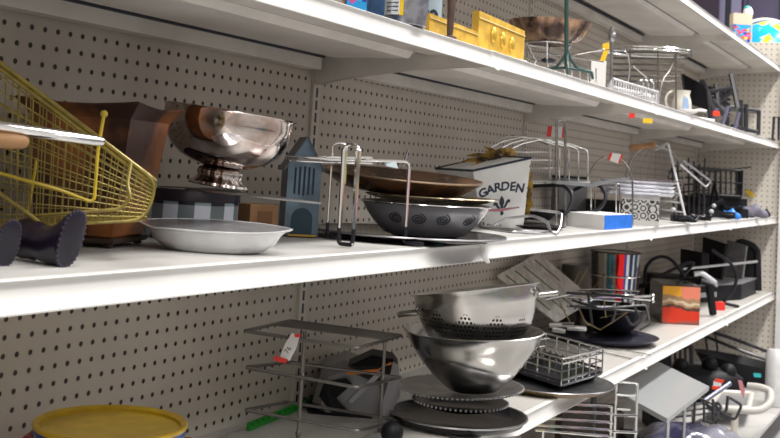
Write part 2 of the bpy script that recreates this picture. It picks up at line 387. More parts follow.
wr = wires('twisted_rod', t, [[at(37, 158, d=51.4), at(28, 213, d=51)], rnd([at(104, 114, d=49), at(98, 150, d=48.6), at(94, 203, d=48.2), at(60, 190, d=48), at(-8, 171, d=47)], .3)], .085, yelloww)
obj('rod_knob', M().ball(at(104, 114, d=49), .17), yelloww, wr)

obj('red_end_cap', M().ball(at(51, 232.5, d=47.55), .11), redm, t, label='red cap on the end of the bracket')
# chrome server with wooden grip lying in the basket
a, b_ = at(-12, 125, d=44.2), at(104, 142, d=47.4)
t = thing('serving_utensil', a, 'flat chrome utensil with wooden grip poking out over the gold basket', 'utensil')
ax = (b_ - a).normalized(); nn = ax.cross(Vector((0, 0, 1))).normalized(); upv = nn.cross(ax)
m = M()
secs = []
for s_, w_, h_ in ((0, .3, .17), (.5, .3, .17), (.9, .26, .16), (.98, .2, .14), (1, .1, .08)):
    q = lerp(a, b_, s_); secs.append([q + nn * w_ * math.cos(k) + upv * h_ * 1.45 * math.sin(k) for k in [2 * PI * j / 10 for j in range(10)]])
m.loft(secs); obj('blade', m, chrome, t)
m = M(); a2, b2 = at(-12, 139, d=44.1), at(28, 142, d=45.2); m.tube([lerp(a2, b2, k) for k in (0, .3, .6, .85, .97, 1)], .3, 12, rs=[.3, .33, .33, .3, .22, .1]); obj('grip', m, wood, t, label='worn wooden grip')
# square copper pot
c0 = Vector((2.35, -5.1, Z2)); ax1 = Vector((4, 1.3, 0)).normalized(); ax2 = Vector((-1.3, 4, 0)).normalized()
t = thing('copper_planter', c0, 'rusty square copper pot with flared rim behind the gold basket', 'planter')
def ring(h, z, sh=0, wob=0):
    out = []; 
    cc = [(-1, -1), (1, -1), (1, 1), (-1, 1)]
    for i in range(4):
        a, b_ = cc[i], cc[(i + 1) % 4]
        for k in range(6):
            s_ = k / 6; x = a[0] * (1 - s_) + b_[0] * s_; y = a[1] * (1 - s_) + b_[1] * s_
            out.append(c0 + ax1 * (x * h + sh) + ax2 * y * h + Vector((0, 0, z + wob * math.sin(PI * s_) * -1)))
    return out
m = M(); m.loft([ring(1.95, .45), ring(2.1, .6), ring(2.5, 4, .2), ring(2.75, 6.6, .35), ring(3.3, 7.35, .4, .22), ring(3.38, 7.42, .4, .22), ring(3.3, 7.5, .4, .22), ring(2.66, 6.75, .35), ring(2.4, 4, .2), ring(2.0, .8)])
obj('body', m, rust, t, ang=30)
m = M(); m.loft([ring(2.2, .22), ring(2.3, .3), ring(2.3, .46), ring(2.0, .5)]); obj('base', m, rustd, t, ang=30)
for sx, sy in ((-1, -1), (1, -1), (1, 1), (-1, 1)): obj('foot', M().ball(c0 + ax1 * sx * 1.9 + ax2 * sy * 1.9 + Vector((0, 0, .125)), .25, 10, (1, 1, .5)), rustd, t)
# striped tin with a dark lid, the serving slice and the punch bowl stacked on it
c = G(190, 67, Z2); zt = at(190, 190, d=64.2).z; h = zt - Z2; r = 2.78
t = thing('striped_tin', c, 'round tin with grey and black checks and dark lid under the silver bowl', 'tin')
tinm, nt, b, sp, mth, noise, mix = nodes_for('checked_tin_print', .3, .1)
an = mth('ARCTAN2', sp.outputs[1], sp.outputs[0]); fr = mth('FRACT', mth('MULTIPLY', an, 4.5 / PI)); st = mth('GREATER_THAN', fr, .5)
zb = mth('LESS_THAN', mth('FRACT', mth('MULTIPLY', sp.outputs[2], 1 / I / 2.05)), .5)
c1 = mix(zb, (.20, .25, .27), (.012, .012, .025)); c2 = mix(zb, (.78, .82, .95), (.34, .46, .48))
nt.links.new(mix(st, c1, c2), b.inputs['Base Color'])
obj('tin_body', M().lathe(c, [(r - .1, 0.02), (r, .1), (r, h - .7)], 56), tinm, t)
obj('lid', M().lathe(c, [(r + .02, h - .72), (r + .1, h - .7), (r + .1, h - .1), (r + .04, h), (r - .2, h), (r - .25, h - .04)], 56), mat('dark_lid_enamel', (.035, .028, .04), .25, .2), t)
# slice: long flat blade from under the bowl to the right
zq = zt + .06; a, b_ = at(176, 190, z=zq), at(322, 203.5, z=zq)
a = G(196, 66, zq); b_ = G(322, 63.5, zq - .35)
ax = (b_ - a).normalized(); sd = Vector((-ax.y, ax.x, 0))
t2 = obj('steel_slice', M().slab([a - sd * 1.35, a + ax * 5.2 - sd * 1.2, b_ - sd * .12, b_ + sd * .12, a + ax * 5.2 + sd * 1.2, a + sd * 1.35], .1), pewter, None, label='long thin steel slice lying across the checked tin, pointing right', cat='slice')
c = G(218, 66.4, zq + .2); s_ = 66.4 / F
T = Matrix.Translation(c) @ Matrix.Rotation(math.radians(3.2), 4, EF.cross(Vector((0, 0, 1))).cross(Vector((0, 0, 1))) * -1) @ Matrix.Translation(-c)
T = Matrix.Translation(c) @ Matrix.Rotation(math.radians(5.8), 4, EF) @ Matrix.Translation(-c)
t = thing('punch_bowl', c, 'large tarnished silver pedestal bowl standing on the checked tin', 'bowl')
hR = 66 * s_
zf = (190 - 171) * s_; zr = (190 - 115) * s_
obj('bowl_body', M(T).lathe(c, [(.02, zf + .02), (.95, zf), (1.7, zf + .12), (2.6, zf + .5), (3.3, zf + 1.1), (3.75, zf + 1.85), (3.95, zf + 2.6), (3.98, zr - .15), (4.08, zr), (3.98, zr + .04), (3.84, zr - .2), (3.8, zf + 2.6), (3.6, zf + 1.9), (3.1, zf + 1.2), (2.4, zf + .65), (.02, zf + .3)], 96, lobe=.008, lobes=10), silver, t)
obj('pedestal', M(T).lathe(c, [(1.72, 0), (1.78, .06), (1.72, .2), (1.45, .32), (1.3, .55), (1.38, .8), (1.3, 1.0), (1.0, zf + .03)], 96, lobe=.035, lobes=16), silver, t)
# white oval dish in front
c = G(214, 58.6, Z2); s_ = 58.6 / F
T = frame(c + Vector((0, 0, .13)), -4, 3.2)
t = thing('oval_dish', c, 'shallow white glazed oval dish with eared rim at the shelf front', 'dish')
rx = 74 * s_
def oval(k, z, ear=0, n=64):
    out = []
    for j in range(n):
        a = 2 * PI * j / n; ex = 1 + ear * (abs(math.cos(a)) ** 14); lf = ear * .9 * (max(0, math.cos(a)) ** 10 + max(0, -math.cos(a)) ** 10) - ear * 1.2 * math.exp(-((a - 3.9) / .25) ** 2)
        out.append(Vector((rx * k * ex * math.cos(a), 2.75 * k * math.sin(a), z + lf)))
    return out
obj('dish_body', M(T).loft([oval(.62, 0), oval(.7, .02), oval(.84, .45), oval(.9, .85), oval(.93, 1.05, .04), oval(1.0, 1.14, .05), oval(1.01, 1.2, .05), oval(.975, 1.22, .05), oval(.95, 1.1, .04)]), whitegl, t)
obj('dish_lining', M(T).loft([oval(.97, 1.2, .05), oval(.93, 1.14, .04), oval(.83, .55), oval(.66, .2), oval(.05, .18)]), mat('bright_pewter_lining', (.72, .73, .78), .24, .8, var=.15), t, label='grey metallic lining')
# carton
c = G(256, 73, Z2 + .01); T = frame(c, 38); s_ = 73 / F
t = thing('cardboard_carton', c, 'small brown cardboard carton between the checked tin and the birdhouse', 'box')
h = 29.5 * s_
obj('carton_body', M(T).box((0, .3, h / 2), (2.1, 2.2, h)), card, t, smooth=False)
obj('flap', M(T).slab([(-1.05, -.82, h), (1.05, -.82, h), (1.05, .4, h + .05), (-1.05, .4, h + .05)], .05), cardl, t, smooth=False)
obj('print', M(T).box((.1, -.815, h * .55), (1.1, .02, h * .5)), mat('faded_carton_print', (.20, .095, .04), .8), t, smooth=False)
# birdhouse
c = G(297, 75.5, Z2); s_ = 74 / F; T = frame(c, 14)
t = thing('birdhouse', c, 'blue grey metal birdhouse with slotted front and arched dark door', 'birdhouse')
w2, he, hp, dp = 17 * s_ , 69 * s_, 98 * s_, 3.0
def gable(y, k=1): return [Vector((x * k, y, z)) for x, z in ((-w2, 0.02), (w2, 0.02), (w2, he), (0.05, hp), (-w2, he))]
obj('house_front', M(T).loft([gable(-dp / 2), gable(-dp / 2 + .12)]), bluegrey, t, smooth=False)
obj('house_body', M(T).loft([gable(-dp / 2 + .12, .97), gable(dp / 2, .97)]), bluegreyd, t, smooth=False)
obj('roof', M(T).slab([(-w2 - .25, -dp / 2 - .1, he - .3), (-w2 - .25, dp / 2 + .1, he - .3), (0.03, dp / 2 + .1, hp + .07), (0.03, -dp / 2 - .1, hp + .07)], .08).slab([(w2 + .2, -dp / 2 - .1, he - .25), (w2 + .2, dp / 2 + .1, he - .25), (0.07, dp / 2 + .1, hp + .07), (0.07, -dp / 2 - .1, hp + .07)], .08), bluegreyd, t, smooth=False)
for k in range(5): obj('slot', M(T).box((-.62 + k * .31, -dp / 2 - .01, he - .95 + (.0)), (.13, .05, 2.0 - .12 * abs(k - 2))), navy, t, smooth=False)
obj('door_arch', M(T).slab([(-.72, -dp / 2 - .02, .12), (.72, -dp / 2 - .02, .12)] + [(.72 * math.cos(a), -dp / 2 - .02, 1.15 + .72 * math.sin(a)) for a in [PI * k / 12 for k in range(13)]], .05), teal, t, smooth=False)
obj('vent_hole', M(T).box((0, -dp / 2 - .01, he + .55), (.38, .05, .38)), navy, t, smooth=False)
obj('base_strip', M(T).box((0, -dp / 2 - .3, .06), (1.9, .5, .1)), mat('ochre_strip', (.55, .33, .05), .5), t, smooth=False)
# wire plate rack on black feet
def foot_tip(p1, p2, t, r=.13): obj('foot_tip', M().tube([p1, p2], r, 8), blackr, t)
zt = Z2 + .14
c = G(352, 69, Z2)
t = thing('wire_plate_rack', c, 'chrome wire plate rack on black tipped legs in front of stacked platters', 'rack')
H1a, H1b = G(338.5, 67.2, zt), G(352.5, 66.7, zt)
top = at(346, 143, d=67)
def colp(p, v, du=0):          # straight above a foot
    dd = dep(p); return Vector((p.x, p.y, at(0, v, d=dd).z + (at(345, v, d=dd).z - at(0, v, d=dd).z)))
za_ = at(340, 150, d=67).z
loop = [H1a, H1a + Vector((0, 0, za_ - zt))] + arc((H1a + H1b) / 2 + Vector((0, 0, za_ - zt)), (H1a - H1b) / 2, Vector((0, 0, .45)), 0, 180, 8) + [H1b + Vector((0, 0, za_ - zt)), H1b]
lg = wires('front_leg', t, [loop], .115, chrome, 8)
obj('foot_tip', M().tube(rnd([H1a + Vector((0, 0, .95)), H1a, H1b, H1b + Vector((0, 0, .95))], .25), .13, 8), blackr, lg)
HL = G(327, 73.5, zt); HL2 = G(333, 72.5, zt)
lg = wires('rear_leg', t, [[HL, HL + Vector((0, 0, 5.9))] + arc(HL + Vector((.35, -.35, 5.9)), Vector((-.35, .35, 0)), Vector((0, 0, .35)), 0, 180, 8)[1:] + [HL + Vector((.7, -.7, 3.5))]], .085, chrome, 8)
obj('foot_tip', M().tube(rnd([HL + Vector((0, 0, .9)), HL, HL2 + Vector((.3, -.3, 0))], .2), .12, 8), blackr, lg)
HR, HR2 = G(405, 72, zt), G(423, 71, zt)
zb_ = at(400, 161, d=72).z
lg = wires('right_leg', t, [rnd([HR, Vector((HR.x, HR.y, zb_)), at(378, 160.5, d=71), at(300, 158, d=71), at(284, 157.3, d=71.2)], .45)], .115, chrome, 8)
obj('foot_tip', M().tube(rnd([HR + Vector((0, 0, 1)), HR, HR2], .25), .13, 8), blackr, lg)
wires('top_rail', t, [[at(288, 160, d=70.8), at(300, 161, d=70.5), at(372, 163.5, d=72)], [at(372, 158, d=71), at(345, 158, d=69.5), at(326, 157, d=69)], [at(403, 167, d=73.5), at(408, 149.5, d=73.5)], [at(288, 160, d=70.8), at(326, 157, d=74), at(372, 158, d=76), at(372, 163.5, d=72)], [at(285, 157, d=70), at(330, 161.5, d=69)]], .075, chrome, 7)
a = at(385, 160.5, d=71.4); obj('price_label', M().slab([a, at(396, 161.5, d=71.6), at(398, 168.5, d=71.6), at(386, 166, d=71.4)], .03), mat('pale_blue_label', (.62, .72, .78), .5), t, label='pale blue price label')
# platters and bowls behind that rack
c = G(408, 78.5, Z2); s_ = 78.5 / F
obj('dark_platter', M().lathe(c, [(4.2, .02), (5.2, .06), (6.8, .34), (6.95, .42), (6.9, .48), (5.2, .2), (.05, .14)], 80), darkplat, None, label='large dark round platter lying at the bottom under the engraved bowl', cat='platter')
def rimtube(o_, c, r, z, th, mt, n=60):
    obj('rim', M().tube([Vector(c) + Vector((r * math.cos(2 * PI * k / n), r * math.sin(2 * PI * k / n), z)) for k in range(n)], th, 6, True), mt, o_)
rimtube(C.objects['dark_platter'], c, 6.95, .45, .07, pewter)
cb = G(424, 79, Z2 + .2)
t = thing('engraved_bowl', cb, 'silver bowl engraved with spirals, standing on the dark platter', 'bowl'); rimtube(t, cb, 4.68, 2.32, .07, chrome)
obj('bowl_body', M().lathe(cb, [(.05, .02), (2.3, .02), (2.9, .2), (3.7, .95), (4.3, 1.75), (4.55, 2.2), (4.72, 2.28), (4.6, 2.34), (4.42, 2.2), (3.6, 1.0), (2.7, .35), (.05, .15)], 80), mat('polished_bowl_silver', (.72, .72, .75), .27, .62, bump=.05, bscale=6), t)
for u_ in (395, 417, 440, 465):
    p_ = G(u_, 79, Z2 + 1.55); dirn = Vector((p_.x - cb.x, p_.y - cb.y, 0)); 
    lx = (Vector(p_) - cb).dot(ER); 
    if abs(lx) > 3.7: continue
    yy = -math.sqrt(max(.1, 4.02 ** 2 - lx ** 2)); dd = (ER * lx + EF * yy).normalized(); o_ = cb + dd * 4.08 + Vector((0, 0, 1.38)); tx_ = Vector((-dd.y, dd.x, 0)); uz = (Vector((0, 0, 1)) * .75 + dd * .62).normalized()
    sp_ = [o_ + dd * .02 + tx_ * math.cos(a) * (.08 + .034 * a) + uz * math.sin(a) * (.08 + .034 * a) * .9 for a in [k * .42 for k in range(34)]]
    obj('engraved_spiral', M().tube(sp_, .04, 5), gapm, t)
cg = G(432, 80, Z2 + 2.6)
obj('gilt_plate', M().lathe(cg, [(.05, .0), (3.2, 0), (4.6, .3), (4.85, .42), (4.8, .48), (3.2, .15), (.05, .12)], 90, lobe=.012, lobes=36), mat('gilt_plate_metal', (.50, .40, .24), .25, .9, var=.6, vscale=10, vcol=(.14, .11, .08)), None, label='thin gilt plate with beaded edge stacked on the engraved bowl', cat='plate')
ct = G(400, 82.5, Z2 + 3.25)
T = Matrix.Translation(ct) @ Matrix.Rotation(math.radians(2.5), 4, EF) @ Matrix.Rotation(math.radians(3.5), 4, ER) @ Matrix.Translation(-ct)
obj('brown_tray', M(T).lathe(ct, [(.05, 0), (4.0, 0), (4.6, .15), (5.9, .95), (6.1, 1.12), (6.0, 1.2), (5.7, 1.08), (4.4, .3), (.05, .16)], 80), brown, None, label='large round brown patterned tray on top of the platter stack', cat='tray')
obj('rim', M().tube([T @ (ct + Vector((6.08 * math.cos(2 * PI * k / 60), 6.08 * math.sin(2 * PI * k / 60), 1.2))) for k in range(60)], .08, 6, True), mat('worn_rim_brass', (.38, .28, .2), .3, .8), C.objects['brown_tray'])
# garden planter
d = 102.; FL = G(482.6, d - 1, Z2 + .03); FR = G(523, d, Z2 + .03)
TL = at(472.8, 170.7, d=d - 2.4); TR = at(531, 158, d=d - 1.4)
bd = EF * 3.6 + ER * -1.2; td = EF * 4.6 - ER * 3.2
t = thing('garden_planter', FL, 'chipped white tin planter with the word GARDEN and a fleur emblem', 'planter')
obj('body', M().hexa([FL, FR, FR + bd, FL + bd], [TL, TR, TR + td + Vector((0, 0, 0)), TL + td]), potwhite, t, smooth=False)
rimm = M()
for a, b_ in ((TL, TR), (TR, TR + td), (TR + td, TL + td), (TL + td, TL)): rimm.tube([a, b_], .11, 6)
obj('rim', rimm, navy, t)
ux = (TR - TL) / 58; uz = ((TL - FL) + (TR - FR)) / 2 / 60
nrm = ux.cross(uz).normalized(); 
if nrm.dot(EF) > 0: nrm = -nrm
def fp(a, b_, o_=.03):         # a, b in 0..1 on the front face
    return lerp(lerp(FL, FR, a), lerp(TL, TR, a), b_) + nrm * o_
exd = (TR - TL).normalized(); ezd = (fp(.5, 1) - fp(.5, 0)).normalized()
for k, ch in enumerate('GARDEN'):
    a = .12 + .145 * k; hh = .565 + .085 * math.sin(PI * (k + .5) / 6); tilt = (2.5 - k) * .10
    ex = (exd * math.cos(tilt) + ezd * math.sin(tilt)); ez = (ezd * math.cos(tilt) - exd * math.sin(tilt))
    T = Matrix((ex, -nrm, ez)).transposed().to_4x4(); T.translation = fp(a, hh, .02)
    lm = text(ch, T, 1.15, .035, .0)
    obj('letter', lm, navy, t, smooth=False)
T = Matrix((exd, -nrm, ezd)).transposed().to_4x4(); T = T @ Matrix.Scale(1.25, 4); T.translation = fp(.48, .31, .02)
def mir(P): return [(-x, -.012, z) for x, z in P][::-1]
pet = [(0, 1.0), (.16, .7), (.2, .45), (.1, .12), (.07, 0), (-.07, 0), (-.1, .12), (-.2, .45), (-.16, .7)]
sd_ = [(.1, .05), (.22, .2), (.36, .5), (.5, .62), (.66, .5), (.62, .3), (.5, .34), (.42, .2), (.3, .02), (.15, -.08)]
m = M(T); m.slab([(x, -.012, z) for x, z in pet], .02); m.slab([(x, -.012, z) for x, z in sd_], .02); m.slab(mir(sd_), .02)
m.slab([(-.3, -.012, -.16), (.3, -.012, -.16), (.3, -.012, -.05), (-.3, -.012, -.05)], .02); m.slab([(-.06, -.012, -.12), (-.14, -.012, -.45), (0, -.012, -.55), (.14, -.012, -.45), (.06, -.012, -.12)], .02)
obj('fleur_emblem', m, navy, t, smooth=False)
ch = M()
for k in range(16): 
    a, b_ = random.choice(((random.random(), .02), (random.random(), .03), (.985, random.random()), (.015, random.random())))
    q = fp(a, b_, .015); ch.slab([q, q + exd * .16 + ezd * .03, q + exd * .12 + ezd * .13, q + ezd * .1], .02)
obj('chips', ch, mat('rust_chip', (.06, .04, .035), .8), t, smooth=False)
# leaves
def leaf(base, tip, w, bend):
    m = M(); base, tip = Vector(base), Vector(tip); ax = tip - base; sd = ax.cross(EF).normalized(); secs = []
    for k in range(9):
        s_ = k / 8; ww = w * math.sin(PI * min(1, s_ * .93 + .05)) ** .8; q = base + ax * s_ + Vector((0, 0, bend * math.sin(PI * s_)))
        secs.append([q - sd * ww, q + EF * .05 + Vector((0, 0, .05)), q + sd * ww, q - EF * .04])
    return m.loft(secs)
t = thing('dried_leaves', at(490, 168, d=104), 'bunch of dried yellow brown leaves sticking up out of the garden planter', 'dried leaves')
for (u1, v1, u2, v2, w_, bn) in ((494, 165, 459, 163, .22, .4), (497, 164, 466, 156, .22, .4), (500, 162, 478, 156, .26, .3), (499, 163, 486, 151, .26, .2), (504, 163, 484, 147, .2, .3), (513, 160, 494, 152, .36, .4), (516, 158, 505, 150, .3, .3), (492, 167, 470, 167, .25, .3)):
    obj('leaf', leaf(at(u1, v1, d=103.6), at(u2, v2, d=102), w_, bn), leafy, t)
t = thing('dried_leaves', G(531, 107, Z2), 'strand of yellow leaves hanging behind the right edge of the garden planter', 'dried leaves')
for (u1, v1, u2, v2) in ((528, 178, 531, 190), (529, 186, 528, 202), (528, 196, 530, 210), (527, 204, 526, 221), (530, 180, 528, 170)):
    obj('leaf', leaf(at(u1, v1, d=106), at(u2, v2, d=106.5), .35, 0), leafy, t)
# silver tray ends and bent wire trivet right of the bowls
c = G(505, 87, Z2)
obj('silver_knife', M().slab([at(468, 209.5, d=84), at(500, 208.6, d=85), at(519, 206.5, d=86), at(519, 208, d=86), at(500, 211.5, d=85), at(468, 212, d=84)], .06), chrome, None, label='silver blade poking right from between the stacked plates', cat='knife')
c = G(545, 99, Z2)
DS = 1.05
t = thing('wire_trivet', G(520, 92, Z2), 'bent silver wire trivet at the shelf front below the garden planter', 'trivet')
zt = Z2 + .12
wires('loop', t, [rnd([G(492, 92, zt + .2), G(505, 95, zt + .8), G(532, 95, zt + 1.25), G(546, 92, zt + 1.0), G(551, 90, zt + .1), G(556, 90, zt), G(560, 92, zt + .5), G(562, 94, zt + 1.7), G(530, 94.5, zt + 1.8)], .6), rnd([G(480, 94, zt), G(510, 89, zt), G(541, 89.5, zt), G(551, 93, zt)], .6), rnd([G(488, 93, zt), G(520, 91, zt), G(536, 91, zt)], .6)], .13, pewter, 8)
DS = 1.
c = G(530, 104, Z2)
obj('flat_tray', M(frame(c, 6)).lathe((0, 0, 0), [(.05, .0), (2.6, 0), (3.3, .25), (3.4, .3), (3.3, .34), (2.5, .1), (.05, .08)], 40, ry=.75), darkplat, None, label='small dark flat tray under the yellow leaves beside the garden planter', cat='tray')
# wire dome rack
t = thing('arched_wire_rack', G(570, 119, Z2), 'chrome rack of arched wires standing on pans behind the garden planter', 'rack')
ar = []
for k in range(5):
    dd = 113 + k * 3.4; u0 = 588 - k * 9.5; v0 = 150 - k * 1.2
    pts = [at(u0, 182, d=dd), at(u0, v0, d=dd), at(u0 - 14, v0 - 5, d=dd), at(u0 - 30, v0 - 9.5, d=dd), at(u0 - 48, v0 - 10.5, d=dd), at(u0 - 66, v0 - 6.5, d=dd), at(u0 - 78, v0 - .5, d=dd), at(u0 - 82, v0 + 8, d=dd), at(u0 - 82, 182, d=dd)]
    ar.append(rnd(pts, .5))
wires('arch', t, ar, .085, chrome)
wires('cross_wire', t, [[at(588, 150.5, d=113), at(550, 145.5, d=126.6)], [at(560, 141.5, d=113), at(524, 136.8, d=126.6)], [at(536, 140.5, d=113), at(505, 136, d=126.6)]] + [[at(505 + k, v_, d=127), at(552, v_, d=127)] for k, v_ in ((2, 152), (1, 160), (1, 168), (0, 175))], .05, chrome)
wires('base_frame', t, [[at(589, 182, d=113), at(550, 181, d=126.6), at(467, 181, d=127), at(506, 183.5, d=113)]], .1, chrome, closed=True)
# hairpin wire handle with tag
t = thing('wire_hook_handle', G(560, 108.6, Z2), 'tall hairpin shaped wire handle with red and white tag rising behind the pans', 'handle')
wires('hairpin', t, [[G(556.5, 109, Z2 + .05), at(556.5, 124.5, d=109)] + arc(at(560.8, 124.5, d=109), ER * .43, Vector((0, 0, .46)), 180, 0, 8)[1:-1] + [at(565.2, 124.5, d=109), G(565.2, 109, Z2 + .05)]], .13, dchrome, 8)
def tag_(name, quad, th, parent, lab=None, redf=.3):
    a, b_, c_, d_ = quad
    obj('tag_paper', M().slab([lerp(a, b_, redf * .8), lerp(a, b_, 1 - redf * .6), lerp(d_, c_, 1 - redf * .6), lerp(d_, c_, redf * .8)], th), whitep, parent, smooth=False, label=lab)
    obj('red_band', M().slab([a, lerp(a, b_, redf * .8), lerp(d_, c_, redf * .8), d_], th), redm, parent, smooth=False)
    obj('red_band', M().slab([lerp(a, b_, 1 - redf * .6), b_, c_, lerp(d_, c_, 1 - redf * .6)], th), redm, parent, smooth=False)
tag_('tag', (at(548, 126, d=109.5), at(566, 127, d=109.5), at(565, 138, d=109.5), at(546.5, 136.5, d=109.5)), .03, t)
# frying pans with curved handles
def curved_pan(u, d, lab, hp_, rad, zz):
    c = G(u, d, Z2 + zz); t = thing('frying_pan', c, lab, 'pan')
    obj('pan_body', M().lathe(c, [(.05, 0), (rad * .8, 0), (rad, .7), (rad + .05, .78), (rad - .06, .76), (rad * .78, .1), (.05, .1)], 48), blackp, t)
    k = len(hp_); m = M(); m.tube(rnd(hp_, 1.2), .2, 10); obj('handle', m, blackr, t, label='thick curved black handle')
    return t
curved_pan(527, 116, 'dark frying pan with black handle curving down beside the white and blue box', [at(520, 186.5, d=111), at(545, 185.5, d=109.5), at(564, 185, d=108), at(572, 193, d=107), at(572.5, 203, d=106.5), at(567, 213, d=106), at(558, 217, d=106)], 3.0, .4)
DS = 1.045
curved_pan(582, 122, 'dark frying pan with ring shaped black handle behind the white and blue box', [at(574, 190, d=117), at(588, 183, d=116), at(600, 185, d=115), at(606, 193, d=114.5), at(605, 202, d=114), at(597, 211, d=114), at(583, 213, d=114), at(574, 213.5, d=114)], 3.2, .4)
DS = 1.
obj('steel_strap', M().slab([at(556, 180.5, d=108), at(590, 183, d=108), at(630, 177, d=110), at(630, 179, d=110), at(592, 187, d=108), at(556, 184, d=108)], .08), alum, None, label='flat steel strap lying across the black pan handles', cat='strap')
c = G(568, 137, Z2); h = 4.9
t = thing('grey_canister', c, 'dark grey square canister behind the arched wire rack', 'canister')
obj('canister_body', M(frame(c, 10)).box((0, 0, h / 2), (3.6, 3, h)), greyp, t, smooth=False); obj('canister_lid', M(frame(c, 10)).box((0, 0, h + .12), (3.75, 3.1, .24)), blackp, t, smooth=False)
# white and blue box
N_ = G(604, 109.5, Z2); R_ = G(632, 117.5, Z2); L_ = G(567, 114, Z2)
h = 14.6 * 110 / F; up = Vector((0, 0, h)); t = thing('small_carton', N_, 'long low white carton with bright blue right face at the shelf front', 'box')
Bk = R_ + (L_ - N_)
obj('carton_body', M().hexa([N_, R_, Bk, L_], [N_ + up, R_ + up, Bk + up, L_ + up]), whitep, t, smooth=False)
o_ = (N_ - L_).normalized() * .03
obj('blue_panel', M().hexa([N_ + o_, R_ + o_, R_, N_], [N_ + up + o_, R_ + up + o_, R_ + up, N_ + up]), blueb, t, smooth=False)
# hoop with tag
DS = 1.085
t = thing('wire_hoop', G(612, 112.5, Z2), 'round chrome wire hoop with red and white tag above the blue box', 'hoop')
cc = at(610, 187, d=112.5)
wires('hoop_wire', t, [[at(583, 186, d=116)] + arc(cc, ER * 2.5, Vector((0, 0, 3.45)), 165, 0, 14) + [G(632.5, 112.5, Z2)]], .1, dchrome, 8)
for u_ in (593, 618):
    wires('hanger_loop', t, [[G(u_ - 1.8, 112, Z2), at(u_ - 1.8, 186, d=112)] + arc(at(u_, 186, d=112), ER * .19, Vector((0, 0, .3)), 180, 0, 6) + [G(u_ + 2, 112, Z2)]], .08, chrome)
tag_('tag', (at(610, 152.5, d=111.8), at(623, 154.5, d=111.8), at(619.5, 164, d=111.8), at(607.5, 160, d=111.8)), .03, t, redf=.25)
DS = 1.
# patterned tin with aluminium pans on it
c = G(640, 127.5, Z2); T = frame(c, -14); s_ = 127 / F; h = 29.5 * s_
t = thing('embossed_tin', c, 'square silver tin embossed with black scrollwork, supporting the aluminium pans', 'tin')
emb, nt, b, sp, mth, noise, mix = nodes_for('embossed_scroll_pattern', .35, .6)
wv = nt.nodes.new('ShaderNodeTexWave'); wv.wave_type = 'RINGS'; wv.rings_direction = 'SPHERICAL'; wv.inputs['Scale'].default_value = 30; wv.inputs['Distortion'].default_value = 2
vo = nt.nodes.new('ShaderNodeTexVoronoi'); vo.inputs['Scale'].default_value = 42; vo.inputs['Randomness'].default_value = .25
tcn = [n for n in nt.nodes if n.type == 'TEX_COORD'][0]; nt.links.new(tcn.outputs['Object'], vo.inputs['Vector'])
q1 = mth('SINE', mth('MULTIPLY', vo.outputs['Distance'], 22.)); band = mth('LESS_THAN', mth('ABSOLUTE', mth('SUBTRACT', mth('MULTIPLY', sp.outputs[2], 1 / I), h * .52)), h * .34)
nt.links.new(mix(mth('MULTIPLY', mth('GREATER_THAN', q1, .1), band), (.62, .61, .60), (.05, .05, .055)), b.inputs['Base Color'])
obj('tin_body', M(T).box((0, 0, h * .46), (4.2, 3.6, h * .92)), emb, t, smooth=False)
obj('tin_lid', M(T).box((0, 0, h * .95), (4.3, 3.7, h * .1)), pewter, t, smooth=False)
c2 = G(603, 136, Z2); obj('black_box', M(frame(c2, 0)).box((0, 0, 1.25), (4.4, 3, 2.5)), blackp, None, smooth=False, label='low black box between the pans and the embossed tin', cat='box')
c = c + Vector((0, 0, h + .02)) + EF * 1. - ER * .4; T = frame(c, -6)
t = thing('aluminium_loaf_pans', c, 'stack of ribbed aluminium pans on top of the embossed tin', 'pan')
for k in range(4):
    z = k * .42; obj('pan_shell', M(T).hexa([(-3.8, -1.8, z), (3.9, -1.8, z), (3.9, 1.8, z), (-3.8, 1.8, z)], [(-4.1, -2.1, z + .38), (4.2, -2.1, z + .38), (4.2, 2.1, z + .38), (-4.1, 2.1, z + .38)]), alum, t, smooth=False)
obj('pan_rim', M(T).box((0.05, 0, 1.82), (9., 4.7, .1)), chrome, t, smooth=False)
DS = 1.07
# white rack, strainer, rods
t = thing('white_rack', G(680, 136, Z2), 'white coated wire rack standing upright right of the aluminium pans', 'rack')
P1, P2, P3 = at(655, 150, d=142), at(668, 143, d=136), G(686.5, 134, Z2 + .12)
wires('outer_frame', t, [rnd([P1, P2, P3, G(662, 142, Z2 + .12)], .6)], .16, mat('white_wire_coating', (.72, .72, .75), .35), 8)
wires('rung', t, [[lerp(P2, P3, k), lerp(P2, P3, k) + (G(662, 142, Z2 + .12) - P3)] for k in (.52, .64, .76, .88)], .09, MATS['white_wire_coating'])
t = thing('wire_strainer', at(640, 150, d=150), 'wire mesh strainer with brown wooden handle leaning on the back panel', 'strainer')
m = M(); m.tube([at(630, 148.2, d=147), at(633, 147.8, d=147), at(645, 146.2, d=147), at(655, 144.6, d=147)], .5, 10, rs=[.42, .5, .4, .5]); obj('handle', m, wood, t, label='brown turned wooden handle')
cc = at(655, 176, d=156); a_, b_ = ER * 4.4, Vector((0, 0, 4.6))
ws = [arc(cc, a_, b_, 0, 360, 24)[:-1]]
wires('strainer_ring', t, ws, .12, dchrome, closed=True)
wires('strainer_mesh', t, [arc(cc, a_ * math.cos(math.radians(k * 15)) + EF * 0, b_ , -90, 90, 8) for k in range(0, 12)], .03, dchrome, 4)
t = thing('silver_tongs', at(700, 170, d=150), 'pair of parallel silver rods slanting down right of the white rack', 'tongs')
wires('rod', t, [rnd([at(683, 160, d=150), at(711, 181, d=152), at(706, 187, d=152), at(680, 164, d=150)], .3)], .14, alum, closed=True)
